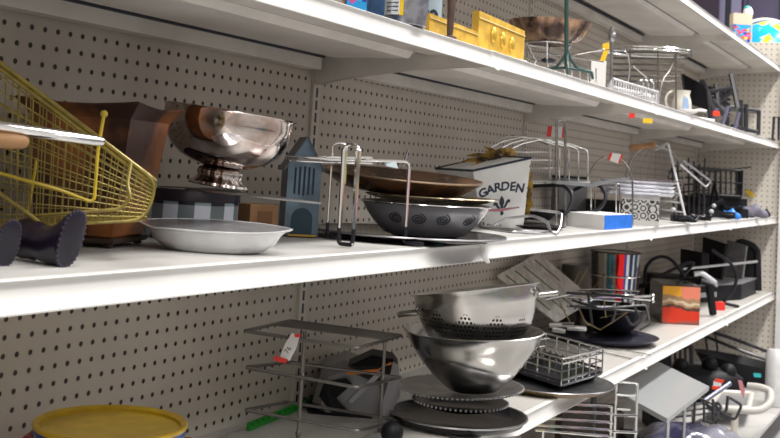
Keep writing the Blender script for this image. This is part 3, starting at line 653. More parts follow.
# black clutter at the far end
def basket(name, lab, P, hgt, n, m_, r=.07, cat='basket', extra=None):
    t = thing(name, P[0] - Vector((0, 0, 0)), lab, cat); up = Vector((0, 0, hgt)) if not isinstance(hgt, Vector) else hgt
    wires('rim', t, [rnd([p + up for p in P], .5, True)], r * 1.6, m_, closed=True)
    wires('base_frame', t, [rnd(list(P), .5, True)], r * 1.4, m_, closed=True)
    mm = M()
    for i in range(4):
        a, b_ = P[i], P[(i + 1) % 4]; k = max(2, int((b_ - a).length / n))
        for j in range(k + 1): q = lerp(a, b_, j / k); mm.tube([q, q + up], r, 5)
        mm.tube([a + up * .5, b_ + up * .5], r, 5)
    k = max(2, int((P[1] - P[0]).length / n))
    for j in range(1, k): mm.tube([lerp(P[0], P[1], j / k), lerp(P[3], P[2], j / k)], r, 5)
    obj('wires', mm, m_, t); return t
def quadat(u1, u2, d1, d2, z): return [G(u1, d1, z), G(u2, d1, z), G(u2 - 6, d2, z), G(u1 - 4, d2, z)]
basket('black_wire_basket', 'black wire basket standing on black trays at the far end of the middle shelf', quadat(697, 742, 168, 182, Z2 + 3.6), 4.2, .9, blackw, .09)
c = G(712, 172, Z2); T = frame(c, 0)
t = thing('black_tray_stack', c, 'stack of black plastic trays under the black wire basket', 'tray')
for k, (w_, dpt, h0, hh) in enumerate(((9.5, 9, 0, 1.5), (10.2, 9.5, 1.55, .35), (9, 8.5, 1.95, 1.2), (9.6, 9, 3.2, .3))): obj('tray', M(frame(c, (4, -7, 9, -3)[k])).box((k * .15, 0, h0 + hh / 2), (w_ * (1, .8, .92, .7)[k], dpt * .8, hh)), blackp, t, smooth=False)
for k, (u_, d_, r_, lab) in enumerate(((683, 131.5, .9, 'black corded gadget lying left of the red tag on the middle shelf'), (700, 141, .8, 'black cable coil lying behind the red tag on the middle shelf'), (722, 158, 1.1, 'black clamp lying near the shelf edge under the black trays'))):
    c = G(u_, d_, Z2 + .2); t = thing('black_tool', c - Vector((0, 0, .2)), lab, 'tool')
    obj('tool_body', M(frame(c)).box((0, 0, .35 * r_ + .1), (3.2 * r_, 1.6, .9 * r_)), blackp, t, smooth=False)
    wires('tool_cable', t, [[c + ER * (2.2 * math.cos(a * .55 + k) * (.5 + a * .03)) + EF * 1.1 * math.sin(a * .8) - EF * .3 + Vector((0, 0, .2 + .5 * abs(math.sin(a * 1.7)))) for a in range(16)]], .16, blackr)
    obj('tool_knob', M().ball(c + ER * (1.5 if k % 2 else -1.3) + Vector((0, 0, 1.6 * r_)), .34), lgreyp, t)
t = thing('wire_grill', G(690, 172, Z2), 'tangled black wire grill leaning behind the silver tongs', 'grill')
wires('bar', t, [[at(672 + k * 5.5, 158 + (k % 3) * 3, d=160), G(674 + k * 5, 159, Z2 + .2)] for k in range(7)] + [[at(668, 172 + k * 7, d=159.5), at(710, 169 + k * 7, d=160.5)] for k in range(4)] + [rnd([at(668, 178, d=159), at(672, 166, d=159), at(686, 165, d=159), at(690, 180, d=159)], .8)], .14, blackw)
t = thing('small_wire_shelf', G(735, 160, Z2), 'small black wire shelf with hooked ends above the black trays', 'wire shelf')
wires('bar', t, [rnd([at(694, 166, d=187), at(712, 172, d=187), at(743, 168, d=188), at(751, 167, d=188)], .5)] + [[at(716 + k * 5, 171, d=187), G(716 + k * 5, 187, Z2 + .1)] for k in range(5)], .15, blackw)
t = thing('pointed_gadget', G(715, 160, Z2), 'black pointed gadget with loops rising from the tray pile', 'gadget')
wires('bar', t, [[G(708, 161.5, Z2 + .4), at(714, 184, d=161.5), G(722, 161.5, Z2 + .4)], [G(700, 160.5, Z2 + .4), at(722, 201, d=161), G(728, 161.5, Z2 + .4)]], .35, blackp)
c = G(754, 176, Z2 + .05)
def lump(c, L, r, m_, name, lab, cat, sag=.3, rot=0, parent=None):
    m = M(frame(c, rot)); secs = []
    for i in range(12):
        s_ = i / 11; w = (math.sin(PI * (s_ * .92 + .04)) ** .5) * r; secs.append([Vector(((s_ - .5) * L, math.cos(2 * PI * j / 14) * w * (1 + .15 * math.sin(i * 1.9 + j)), max(0, w * .75 * (1 + sag * math.sin(i * 1.3)) + math.sin(2 * PI * j / 14) * w * .75 * (1 + .18 * math.sin(j * 2.1 + i))))) for j in range(14)])
    m.loft(secs); return obj(name, m, m_, parent, label=lab, cat=cat)
lump(c, 4.6, 1.4, cloth, 'rolled_cloth', 'dusty purple rolled cloth at the far right end of the middle shelf', 'cloth')
lump(G(766, 184.5, Z2 + .05), 1.5, .9, blackp, 'black_pouch', 'small black pouch lying right of the purple rolled cloth', 'pouch')
lump(G(731, 160.5, Z2 + .05), 3.0, .95, bluet, 'blue_packet', 'crumpled bright blue and teal packet left of the purple cloth', 'packet')
lump(G(743, 181.5, Z2 + .05), 3.4, 1.5, mat('dark_teal_cloth', (.02, .10, .10), .7), 'teal_bundle', 'dark teal bundle behind the blue packet', 'bundle')
obj('yellow_hook_tag', M().slab([at(745.5, 190.5, x=176.2), at(748, 189.5, x=176.2), at(753, 193, x=176.2), at(755, 196, x=176.2), at(751, 197, x=176.2), at(747, 194, x=176.2)], .1), yellowtag, None, smooth=False, label='small yellow and white plastic hook hanging on the end panel', cat='hook')
t = thing('price_tag', at(700, 222, d=143), 'red and white tag lying on the far front edge of the middle shelf', 'tag')
tag_('tag', (G(694, 144.5, Z2 + .9), G(707, 146, Z2 + .25), G(706, 144.4, Z2 + .1), G(692, 143.2, Z2 + .7)), .05, t, redf=.35)
DS = 1.
# sticker flake near the rack
a = G(435, 73.6, Z2 + .02); obj('blue_sticker', M().slab([a, a + ER * .42, a + ER * .36 + EF * .5, a - ER * .06 + EF * .6], .02), mat('pale_blue_sticker', (.10, .42, .60), .5), None, smooth=False, label='scrap of light blue sticker at the shelf edge right of the wire rack foot', cat='sticker')
# ------------------------------------------------------------------ lower shelf, from the left
c = G(103, 56.5, Z3); s_ = 56.5 / F; r = 75 * s_; h = at(103, 444, d=56.5 - r).z - Z3
t = thing('enamel_pot', c, 'yellow lined enamel pot with blue rim and red handle at the bottom left', 'pot')
pm, nt, b, sp, mth, noise, mix = nodes_for('red_and_white_pot_band', .25)
fr = mth('LESS_THAN', mth('ABSOLUTE', mth('SUBTRACT', mth('MULTIPLY', sp.outputs[2], 1 / I), h * .62)), h * .16)
nt.links.new(mix(fr, (.75, .74, .78), (.45, .02, .03)), b.inputs['Base Color'])
obj('outer_wall', M().lathe(c, [(r * .72, 0.01), (r * .8, .1), (r * .93, h * .5), (r * .97, h - .5)], 64), pm, t)
obj('yellow_lining', M().lathe(c, [(r * .97, h - .22), (r + .06, h - .16), (r + .08, h - .02), (r, h + .05), (r * .93, h - .08), (r * .9, h * .5), (r * .72, .3), (.03, .25), (.03, .12), (r * .72, .12), (r * .95, h - .4)], 64), yel, t)
obj('blue_rim_band', M().lathe(c, [(r * .975, h - .5), (r * 1.0, h - .45), (r * 1.0, h - .2), (r * .975, h - .2)], 64, closed=False), blue, t)
a = G(176, 56.5, Z3); a = Vector((a.x, a.y, c.z + h - .5)); 
for s__ in (1, -1):
    o_ = c + ER * s__ * (r * .96) + Vector((0, 0, h - .9))
    obj('handle', M().tube(rnd([o_ + EF * .9, o_ + EF * .9 + ER * s__ * .42, o_ - EF * .9 + ER * s__ * .42, o_ - EF * .9], .3), .17, 8), mat('red_enamel', (.40, .02, .02), .3), t, label='red loop handle')
# green strip
a, b_ = Vector((23.7, -1.6, Z3 + .02)), Vector((34.2, -.45, Z3 + .02)); ax = (b_ - a).normalized(); sd = Vector((ax.y, -ax.x, 0))
m = M(); m.hexa([a, b_, b_ + sd * .25, a + sd * .25], [p + Vector((0, 0, .55)) for p in (a, b_, b_ + sd * .2, a + sd * .2)])
for k in range(12): m.box(a + ax * (.4 + k * .85) + sd * .3 + Vector((0, 0, .42)), (.18, .16, .14))
obj('green_toothed_strip', m, greenp, None, smooth=False, label='bright green plastic strip lying along the back panel behind the tiered rack', cat='strip')
# three tier rack
t = thing('tiered_wire_rack', G(330, 74, Z3), 'dark three tier wire rack with a red and white tag at the lower left', 'rack')
dd = (71, 80, 82.5, 73)
ys = (((245, 331), (290, 320.5), (402, 335.5), (357, 348)), ((246, 367.5), (288, 362), (401.5, 377.5), (357, 387.5)), ((245, 410), (287, 402), (401.5, 420), (358, 431)))
m_d = mat('dark_nickel_wire', (.19, .175, .16), .32, .8)
lv = []
for k, q in enumerate(ys):
    Z = at(300, (q[0][1] + q[2][1]) / 2, d=76).z
    P = [at(u_, v_, d=d_) for (u_, v_), d_ in zip(q, dd)]
    zz = sum(p.z for p in P) / 4; lv.append(zz)
    P = [at(u_, v_, z=0) if False else p for (u_, v_), p in zip(q, P)]
    wires('tier_frame', t, [rnd(P, .35, True)], .115, m_d, 8, closed=True)
    if k == 0: tp = P
wires_t = []
for j in range(30): s_ = .04 + j / 30 * .94; wires_t.append([lerp(tp[1], tp[2], s_), lerp(lerp(tp[0], tp[3], s_), lerp(tp[1], tp[2], s_), .42)])
obj('top_panel', M().slab([lerp(tp[0], tp[1], .55), lerp(tp[1], tp[2], .02), tp[2], lerp(tp[3], tp[2], .62)], .06), mat('dark_rack_plate', (.13, .12, .105), .4, .5), t, smooth=False, label='solid dark plate on the top tier')
for (u_, v_, dq) in ((305, 331, 72.5), (385, 339, 80)):
    a = at(u_, v_, d=dq); b_ = Vector((a.x, a.y, Z3 + .02)); wires('post', t, [[a, b_]], .13, m_d, 8)
    for vv in (378, 427) if u_ > 350 else (376, 432): obj('post_joint', M().ball(Vector((a.x, a.y, at(u_, vv, d=dq).z)), .2, 10, (1, 1, 1.4)), m_d, t)
for (u_, v_, dq) in ((292, 322, 80),):
    pass
d_ = 70.2
q = [at(300.5, 334, d=d_), at(292, 334.5, d=d_ ), at(287, 343, d=d_), at(281, 354, d=d_), at(286, 358, d=d_), at(293, 352, d=d_), at(298, 343, d=d_)]
lb = thing('paper_tag', q[4], 'white paper tag with red ends hanging from the tiered wire rack', 'tag')
obj('tag_paper', M().slab([at(292, 333, d=71), at(300, 335, d=71), at(296.5, 348, d=70.8), at(289.5, 361, d=70.6), at(280, 356.5, d=70.6), at(285, 344, d=70.8)], .03), whitep, lb, smooth=False)
obj('red_end', M().slab([at(275, 355.5, d=70.5), at(288, 359.5, d=70.5), at(285.5, 363.5, d=70.5), at(273, 360, d=70.5)], .04), redm, lb, smooth=False)
obj('red_end', M().slab([at(294, 334, d=70.8), at(301.5, 334, d=70.8), at(300, 337.5, d=70.8), at(295, 337, d=70.8)], .04), redm, lb, smooth=False)
obj('printed_digits', text('76', Matrix((( *(at(289, 352, d=70.4) - at(286, 345, d=70.4)).normalized(),), (0, 0, 1), (1, 0, 0))).to_4x4() if False else frame(at(288, 350, d=70.45), 0, 0, -60), .45), navy, lb, smooth=False)
# grey and black appliance behind the rack
t = thing('grey_appliance', G(355, 87.5, Z3), 'angular grey and black plastic appliance with orange trim behind the tiered rack', 'appliance')
def A(u_, v_, d_): return at(u_, v_, d=d_)
m = M()
fr = [A(322, 368, 86), A(345, 360, 87), A(382, 375, 86), A(398, 398, 85.5), A(388, 420, 85.5), A(368, 440, 85.5), A(330, 432, 85.5), A(312, 402, 85.5)]
bk = [p + EF * 4.6 for p in fr]
cen = sum(fr, Vector()) / 8
m.loft([[lerp(p, cen, .22) - EF * .9 for p in fr], [lerp(p, cen, .04) - EF * .15 for p in fr], fr, bk, [lerp(p, cen + EF * 4.6, .15) + EF * .4 for p in bk]])
obj('shell', m, greyp, t, ang=25)
obj('top_fin', M().loft([[A(348, 366, 84.5), A(372, 355, 85), A(393, 359, 84.5), A(398, 366, 84), A(388, 376, 84)], [p + EF * 3 for p in (A(348, 366, 84.5), A(372, 355, 85), A(393, 359, 84.5), A(398, 366, 84), A(388, 376, 84))]]), blackp, t, ang=25)
obj('orange_edge', M().slab([A(347, 371.5, 84.2), A(378, 369, 84.2), A(391, 362, 84.2), A(392, 365, 84.2), A(380, 373, 84.2), A(347, 374.5, 84.2)], .12), orange, t, smooth=False)
obj('side_ridge', M().loft([[A(393, 361, 84), A(399, 366, 83.7), A(395, 386, 83.7), A(390, 376, 84)], [A(400, 392, 83.5), A(400, 396, 83.5), A(384, 427, 83.5), A(376, 425, 83.5)]]), lgreyp, t, ang=25)
obj('light_rib', M().slab([A(378, 371, 84), A(383, 373, 84), A(352, 403, 84), A(348, 401, 84)], .2), lgreyp, t, smooth=False)
obj('window_panel', M().slab([A(324, 382, 84.2), A(346, 378, 84.2), A(352, 384, 84.2), A(336, 398, 84.2), A(350, 414, 84), A(333, 414, 84), A(319, 396, 84.2)], .25), blackp, t, smooth=False)
obj('light_foot', M().slab([A(374, 419, 83.6), A(384, 416, 83.6), A(385, 440, 83.6), A(376, 441, 83.6)], .4), lgreyp, t, smooth=False)
obj('black_base', M().hexa([G(308, 84, Z3 + .02), G(372, 83.5, Z3 + .02), G(374, 90, Z3 + .02), G(316, 90, Z3 + .02)], [A(305, 398, 86.5), A(366, 430, 85), A(372, 426, 90), A(314, 400, 90)]), blackp, t, smooth=False)
obj('black_knob', M().ball(G(392, 76.3, Z3 + .8), .8, 16), blackp, t)
# stack of plates, bowl and colander
c = G(458, 84, Z3)
obj('black_platter', M().lathe(c, [(.05, .02), (4.2, .02), (4.9, .25), (5.15, .62), (5.22, .7), (5.1, .74), (4.7, .35), (4.1, .18), (.05, .16)], 80), darkplat, None, label='black round platter with upturned rim at the bottom of the bowl stack', cat='platter')
rimtube(C.objects['black_platter'], c, 5.22, .72, .08, pewter)
m = M(); m.slab([G(452, 78.4, Z3 + .3), G(478, 77.9, Z3 + .3), G(518, 79.6, Z3 + .5), G(519, 80.3, Z3 + .5), G(470, 79.6, Z3 + .4)], .22)
obj('steel_bar', M().slab([G(448, 77.3, Z3 + .22), G(480, 76.8, Z3 + .22), G(521, 78.5, Z3 + .4), G(521, 79.2, Z3 + .4), G(480, 77.9, Z3 + .22), G(449, 78.2, Z3 + .22)], .12), steel, None, label='flat steel bar lying along the front edge of the black round platter', cat='bar')
c = G(460, 84.2, Z3 + 1.15)
def beads(c, r, z, n, br): 
    m = M()
    for k in range(n): a = 2 * PI * k / n; m.ball((c[0] + r * math.cos(a), c[1] + r * math.sin(a), c[2] + z), br, 6)
    return m
t = thing('small_beaded_plate', c, 'smaller dark plate with beaded silver rim, second from the bottom of the bowl stack', 'plate')
obj('plate_body', M().lathe(c, [(.05, 0), (2.4, 0), (3.5, .45), (3.62, .5), (3.5, .54), (2.4, .12), (.05, .1)], 64), darkplat, t); obj('beaded_rim', beads(c, 3.62, .5, 60, .11), pewter, t)
c = G(459, 84.6, Z3 + 2.15); c = c + ER * .05
t = thing('large_beaded_plate', c, 'large pewter plate with beaded rim directly under the big steel bowl', 'plate')
T = Matrix.Translation(c) @ Matrix.Rotation(math.radians(-2.4), 4, EF) @ Matrix.Translation(-c)
obj('plate_body', M(T).lathe(c, [(.05, 0), (3.0, 0), (3.7, .2), (4.75, .42), (4.85, .5), (4.7, .54), (3.6, .32), (2.9, .12), (.05, .1)], 80), pewter, t); bb = beads(c, 4.86, .5, 84, .10); bb.v = [T @ p for p in bb.v]; obj('beaded_rim', bb, pewter, t)
zb = Z3 + 2.52
c = G(473, 84, zb); s_ = 84 / F; R0 = 69.5 * s_; hb = at(473, 331, d=84).z - zb
T = Matrix.Translation(c) @ Matrix.Rotation(math.radians(-2.4), 4, EF) @ Matrix.Translation(-c)
m = M(T); k = hb / 4.6
m.lathe(c, [(.05, .0), (1.5, 0), (1.9, .12 * k), (3.0, 1.1 * k), (3.95, 2.25 * k), (4.72, 3.4 * k), (R0, 4.55 * k), (R0 + .1, 4.6 * k), (R0 + .02, 4.66 * k), (R0 - .1, 4.55 * k), (4.64, 3.4 * k), (3.86, 2.28 * k), (2.92, 1.2 * k), (1.8, .25 * k), (.05, .12)], 96)
obj('steel_bowl', m, steel, None, label='big brushed steel mixing bowl with the colander sitting in it', cat='bowl')
# colander
zr = at(473, 290, d=84.5).z; c = G(472, 84.5, zr - 4.0); s_ = 84.5 / F; R1 = 62 * s_
T = Matrix.Translation(c + Vector((0, 0, 4))) @ Matrix.Rotation(math.radians(-5.5), 4, ER) @ Matrix.Rotation(math.radians(-9.2), 4, EF) @ Matrix.Translation(-c - Vector((0, 0, 4)))
t = thing('colander', c, 'stainless steel colander with two tube handles resting inside the big bowl', 'colander')
cm, nt, b, sp, mth, noise, mix = nodes_for('punched_brushed_steel', .22, 1)
an = mth('MULTIPLY', mth('ARCTAN2', sp.outputs[1], sp.outputs[0]), 1.)
zz = mth('MULTIPLY', sp.outputs[2], 1 / I)
gx = mth('MULTIPLY', an, 48 / PI); gz = mth('MULTIPLY', zz, 3.2)
row = mth('FLOOR', gz); gx = mth('ADD', gx, mth('MULTIPLY', mth('FRACT', mth('MULTIPLY', row, .5)), 1.))
fx = mth('SUBTRACT', mth('FRACT', gx), .5); fz = mth('SUBTRACT', mth('FRACT', gz), .5)
dd_ = mth('SQRT', mth('ADD', mth('MULTIPLY', fx, fx), mth('MULTIPLY', fz, fz)))
# holes grouped in diamond shaped clusters round the side
gl = mth('ABSOLUTE', mth('SUBTRACT', mth('FRACT', mth('MULTIPLY', an, 6 / PI)), .5)); zc = mth('ABSOLUTE', mth('SUBTRACT', zz, 1.55))
cl = mth('LESS_THAN', mth('ADD', mth('MULTIPLY', gl, 2.0), mth('MULTIPLY', zc, .85)), 1.)
hm = mth('MULTIPLY', mth('LESS_THAN', dd_, .34), cl)
nt.links.new(mix(hm, (.66, .65, .63), (.02, .02, .02)), b.inputs['Base Color'])
nt.links.new(mth('SUBTRACT', 1., hm), b.inputs['Metallic'])
obj('colander_body', M(T).lathe(c, [(.05, 0), (2.2, 0), (3.3, .3), (3.95, .95), (4.35, 1.9), (R1 * .97, 2.9), (R1 * .985, 3.0), (R1 * .985, 3.7), (R1, 3.98), (R1 + .26, 4.0), (R1 + .28, 4.06), (R1 - .04, 4.08), (R1 * .95, 3.6), (4.25, 1.9), (3.8, 1.0), (3.2, .4), (.05, .12)], 96), cm, t)
for s__, dz in ((-1, 2.6), (1, 3.0)):
    o_ = c + ER * s__ * (R1 + .02) + Vector((0, 0, dz + .15)); L_ = 1.35 if s__ > 0 else 1.2
    hh = M(T); hh.tube(rnd([o_ + EF * 1.5 - ER * s__ * .15, o_ + EF * 1.2 + ER * s__ * L_, o_ - EF * 1.2 + ER * s__ * L_, o_ - EF * 1.5 - ER * s__ * .15], .5), .2, 10); obj('handle', hh, steel, t)
# big round tray with the wire dish rack on it
c = G(548, 100.5, Z3); T = frame(c, 0)
t = thing('round_tray', c, 'wide round metal tray with bamboo coloured rim under the black wire drainer', 'tray')
obj('tray_base', M().lathe(c, [(.05, .02), (5.0, .02), (5.9, .5), (5.8, .55)], 70, closed=False), bamboo, t)
obj('tray_top', M().lathe(c, [(5.8, .52), (6.0, .56), (5.95, .62), (5.6, .56), (4.9, .2), (.05, .18)], 70, closed=False), pewter, t)
z0 = Z3 + .72
Fp, Rp = G(561, 97.5, z0), G(602, 105, z0); Lp = G(503, 105, z0); Bp = Rp + (Lp - Fp)
t = thing('wire_drainer', Fp, 'black based chrome wire dish drainer standing on the round tray', 'dish drainer')
up = Vector((0, 0, at(558, 359, d=97.5).z - z0)); P = [Lp, Fp, Rp, Bp]
wires('top_rim', t, [rnd([p + up + (p - (Fp + Bp) / 2) * .02 for p in P], .5, True), rnd([p + up * .8 for p in P], .5, True)], .1, chrome, 8, closed=True)
wires('base_frame', t, [rnd(P, .5, True), rnd([p + up * .18 for p in P], .5, True)], .13, blackw, 8, closed=True)
m = M(); m2 = M()
for i in range(4):
    a, b_ = P[i], P[(i + 1) % 4]; k = int((b_ - a).length / 1.5)
    m.tube([a + up * .5, b_ + up * .5], .07, 5)
    for j in range(k + 1): q = lerp(a, b_, j / k); m.tube([q, q + up], .075, 5)
for j in range(1, 14): m2.tube([lerp(P[0], P[1], j / 14), lerp(P[3], P[2], j / 14)], .06, 5)
for j in range(1, 9): 
    for k in range(1, 3):
        q = lerp(lerp(P[0], P[1], j / 9), lerp(P[3], P[2], j / 9), k / 3); m2.tube(arc(q, (P[1] - P[0]).normalized() * .35, up * .6, 0, 180, 6), .06, 5)
obj('drip_tray', M().slab([p + Vector((0, 0, .1)) for p in P], .14), blackp, t, smooth=False)
obj('side_wires', m, chrome, t); obj('plate_divider', m2, blackw, t)
# leaning striped board
q = [at(500, 268, d=121), at(536, 255, d=131), at(598, 301, d=124), at(560, 322, d=114)]
t = thing('striped_board', q[3], 'pale grey board with green stripes leaning on the back panel behind the colander', 'board')
q = flat([(496, 276), (538, 253), (556, 323), (594, 300)], (121, 132, 127)); q = [q[0], q[1], q[3], q[2]]
obj('board_panel', M().slab(q, .15), mat('pale_grey_card', (.62, .58, .53), .6, var=.25), t, smooth=False)
nn = (q[1] - q[0]).cross(q[3] - q[0]).normalized(); nn = nn if nn.dot(EF) < 0 else -nn
for k, (s_, m_) in enumerate(((.12, 'g'), (.32, 'g'), (.52, 'g'), (.80, 'b'))):
    a, b_ = lerp(q[0], q[1], s_), lerp(q[3], q[2], s_); a, b_ = lerp(a, b_, .06), lerp(a, b_, (.8, .92, .95, .5)[k]); w_ = (q[1] - q[0]).normalized() * .28
    obj('stripe', M().slab([a + nn * .1, b_ + nn * .1, b_ + w_ + nn * .1, a + w_ + nn * .1], .04), mat('green_stripe_paint', (.06, .16, .03), .6) if m_ == 'g' else mat('brown_stripe_paint', (.18, .13, .06), .6), t, smooth=False)
# big dark platter with metal racks piled on it
c = G(603, 131, Z3); T = frame(c)
obj('oval_platter', M().lathe(c, [(.05, .02), (4.6, .02), (5.7, .35), (6.4, .75), (6.5, .85), (6.3, .88), (5.4, .5), (4.5, .25), (.05, .2)], 70), mat('blue_black_platter', (.07, .07, .11), .2, .6), None, label='wide blue black platter under the pile of wire racks', cat='platter')
DS = 1.16
t = thing('roasting_rack', at(600, 300, d=112), 'chrome rack of long bars with ball ends on the wire pile', 'rack')
wires('long_bar', t, [rnd([at(574, 309, d=106), at(580, 302, d=108), at(600, 297.5, d=109), at(652, 296, d=112)], 1), rnd([at(545, 300, d=110), at(575, 293.5, d=113), at(652, 300.5, d=115)], 1), [at(553, 291, d=117), at(600, 289.5, d=117), at(640, 292, d=116)], [at(560, 297, d=114), at(630, 303, d=115)], [at(566, 306, d=112), at(625, 307, d=113)]], .13, chrome, 8)
for (u_, v_, d_) in ((652.5, 296, 112), (652.5, 300.5, 115), (597, 307.5, 110), (615, 305.5, 111), (632, 303.5, 112)): obj('ball_end', M().ball(at(u_, v_, d=d_), .3, 12), chrome, t)
wires('leg', t, [[at(u_, 299, d=d_), at(u_ + 2, 306, d=d_ + 1)] for u_, d_ in ((580, 113), (600, 115), (622, 114), (640, 116))], .12, blackw)
t = thing('bent_brass_wire', at(600, 330, d=114), 'tangle of bent brass coloured wire in the rack pile', 'wire')
wires('wire', t, [[at(568, 296, d=118), at(579, 272, d=119), at(586, 270, d=119), at(575, 292, d=118)], [at(590, 292, d=120), at(605, 274, d=119), at(612, 280, d=118), at(620, 295, d=117)], [at(578, 306, d=110), at(585, 322, d=110), at(600, 330, d=110), at(628, 312, d=110), at(600, 318, d=110)], [at(604, 300, d=110), at(606, 318, d=110)], [at(560, 303, d=111), at(572, 326, d=110)]], .075, mat('brass_wire', (.33, .25, .12), .35, .7))
for pts, lab in (([(549, 325), (566, 325), (574, 325.5)], 'bright steel knife highest of the three left of the wide dark platter'), ([(567, 327.5), (586, 329)], 'bright steel knife rightmost of the three left of the wide dark platter'), ([(552, 329.5), (565, 331)], 'bright steel knife lowest of the three left of the wide dark platter')):
    obj('butter_knife', M().tube([at(u_, v_, d=107) for u_, v_ in pts], .3, 8), chrome, None, label=lab, cat='knife', group='steel knives on the lower shelf')
DS = 1.
for (u1, v1, u2, v2, lab) in ((603, 346, 650, 355, 'thin steel skewer longest of the three lying loose on the shelf front'), (602, 352, 631, 359, 'thin steel skewer nearest the shelf edge of the three lying loose'), (600, 349, 622, 351, 'short thin steel skewer between the two longer loose ones')):
    obj('skewer', M().tube([at(u1, v1, z=Z3 + .1), at(u2, v2, z=Z3 + .1)], .085, 6), chrome, None, label=lab, cat='skewer', group='loose skewers on the lower shelf')
# black bowl in pile
c = G(612, 135, Z3 + .95); obj('black_bowl', M().lathe(c, [(.05, .0), (2.4, 0), (3.8, 1.3), (4.4, 2.7), (4.3, 2.75), (3.6, 1.4), (2.3, .15), (.05, .12)], 48), blackp, None, label='shiny black bowl in the middle of the wire rack pile', cat='bowl')
DS = 1.05
t = thing('wire_hanger', G(625, 118, Z3), 'black bent wire frame among the chrome bars of the rack pile', 'hanger')
wires('bar', t, [rnd([at(572, 300, d=117), at(600, 309, d=116), at(646, 305, d=117), at(650, 324, d=115), at(640, 330, d=114)], .5), [at(588, 294, d=119), at(592, 324, d=118)], [at(570, 306, d=116), at(640, 312, d=117)], [at(618, 303, d=117), at(612, 322, d=117)], rnd([at(634, 306, d=115), at(640, 318, d=115), at(632, 326, d=115), at(626, 316, d=115)], .4), [at(566, 293, d=119), at(634, 297, d=119)]], .15, blackw)
DS = 1.
# shiny canister, aisle reflections painted on it as stripes
c = G(613, 150, Z3); s_ = 150 / F; h = at(616, 252, d=150).z - Z3; r = 25 * s_
t = thing('tall_shiny_canister', c, 'tall shiny canister with white, red and blue reflections painted as vertical stripes near the back panel', 'canister')
stp, nt, b, sp, mth, noise, mix = nodes_for('painted_reflection_stripes', .15, .75)
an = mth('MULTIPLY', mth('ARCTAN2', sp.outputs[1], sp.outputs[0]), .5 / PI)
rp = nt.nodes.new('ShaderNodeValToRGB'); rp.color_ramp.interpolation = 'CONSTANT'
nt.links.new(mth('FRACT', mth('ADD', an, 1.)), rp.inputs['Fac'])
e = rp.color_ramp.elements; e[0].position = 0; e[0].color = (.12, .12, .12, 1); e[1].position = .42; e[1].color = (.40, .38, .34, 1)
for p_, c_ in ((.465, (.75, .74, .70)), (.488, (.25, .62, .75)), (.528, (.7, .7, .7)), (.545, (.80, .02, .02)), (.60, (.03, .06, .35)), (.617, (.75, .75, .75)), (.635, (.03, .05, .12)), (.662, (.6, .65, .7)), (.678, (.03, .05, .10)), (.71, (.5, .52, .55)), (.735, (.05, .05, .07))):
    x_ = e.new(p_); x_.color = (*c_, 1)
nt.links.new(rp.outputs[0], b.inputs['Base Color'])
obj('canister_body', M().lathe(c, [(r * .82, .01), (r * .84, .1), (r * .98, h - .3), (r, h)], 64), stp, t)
obj('rim', M().lathe(c, [(r, h - .12), (r + .12, h - .1), (r + .12, h + .05), (r - .1, h + .08), (r - .12, h - .1)], 64), brown, t)
for z in (h * .66, h * .42): obj('wire_band', M().tube([c + Vector((math.cos(a) * (r + .05) * (.9 + .1 * z / h), math.sin(a) * (r + .05) * (.9 + .1 * z / h), z)) for a in [2 * PI * k / 32 for k in range(32)]], .1, 6, True), chrome, t)
c = G(573, 141, Z3); obj('dark_cylinder', M().lathe(c, [(1.7, .01), (1.8, .1), (1.8, 7.8), (1.7, 8), (.05, 8)], 40), mat('dark_brushed_tin', (.12, .11, .10), .35, .8), None, label='tall dark metal cylinder left of the tall shiny canister', cat='canister')
# picture cube
Fl, Fr = G(661.5, 150.5, Z3), G(699, 151, Z3); h = 38.5 * 151 / F; Bl = G(649, 159, Z3); Br = Fr + (Bl - Fl); up = Vector((0, 0, h))
t = thing('picture_box', Fl, 'dark glass box with an orange, red and pink abstract picture on its front', 'box')
obj('box_body', M().hexa([Fl, Fr, Br, Bl], [Fl + up, Fr + up, Br + up, Bl + up]), mat('dark_olive_glass', (.06, .055, .045), .15, .2), t, smooth=False)
pic, nt, b, sp, mth, noise, mix = nodes_for('abstract_picture', .3)
zz = mth('DIVIDE', mth('MULTIPLY', sp.outputs[2], 1 / I), h); xx_ = mth('MULTIPLY', mth('ADD', mth('MULTIPLY', sp.outputs[0], ER.x), mth('MULTIPLY', sp.outputs[1], ER.y)), 1 / I / 5.1)
no = noise(14, 3); zw = mth('ADD', zz, mth('MULTIPLY', mth('SUBTRACT', no, .5), .5))
r1 = mix(mth('GREATER_THAN', xx_, .52), (.80, .38, .03), (.72, .22, .14)); 
r2 = mix(mth('GREATER_THAN', zw, .68), (.36, .22, .12), r1); r3 = mix(mth('GREATER_THAN', zw, .47), (.10, .04, .03), r2); r4 = mix(mth('GREATER_THAN', zw, .40), (.62, .04, .015), r3)
r5 = mix(mth('LESS_THAN', zw, .1), r4, (.35, .08, .05))
r6 = mix(mth('LESS_THAN', mth('ABSOLUTE', mth('SUBTRACT', zw, .56)), .03), r5, (.62, .50, .34))
nt.links.new(r6, b.inputs['Base Color'])
nf = (Fr - Fl).cross(Vector((0, 0, 1))).normalized(); nf = nf if nf.dot(EF) < 0 else -nf
obj('picture', M().hexa([Fl + nf * .08 + Vector((0, 0, .12)), Fr + nf * .08 + Vector((0, 0, .12)), Fr + Vector((0, 0, .12)), Fl + Vector((0, 0, .12))], [Fl + nf * .08 + up * .97, Fr + nf * .08 + up * .97, Fr + up * .97, Fl + up * .97]), pic, t, smooth=False)
DS = 1.08
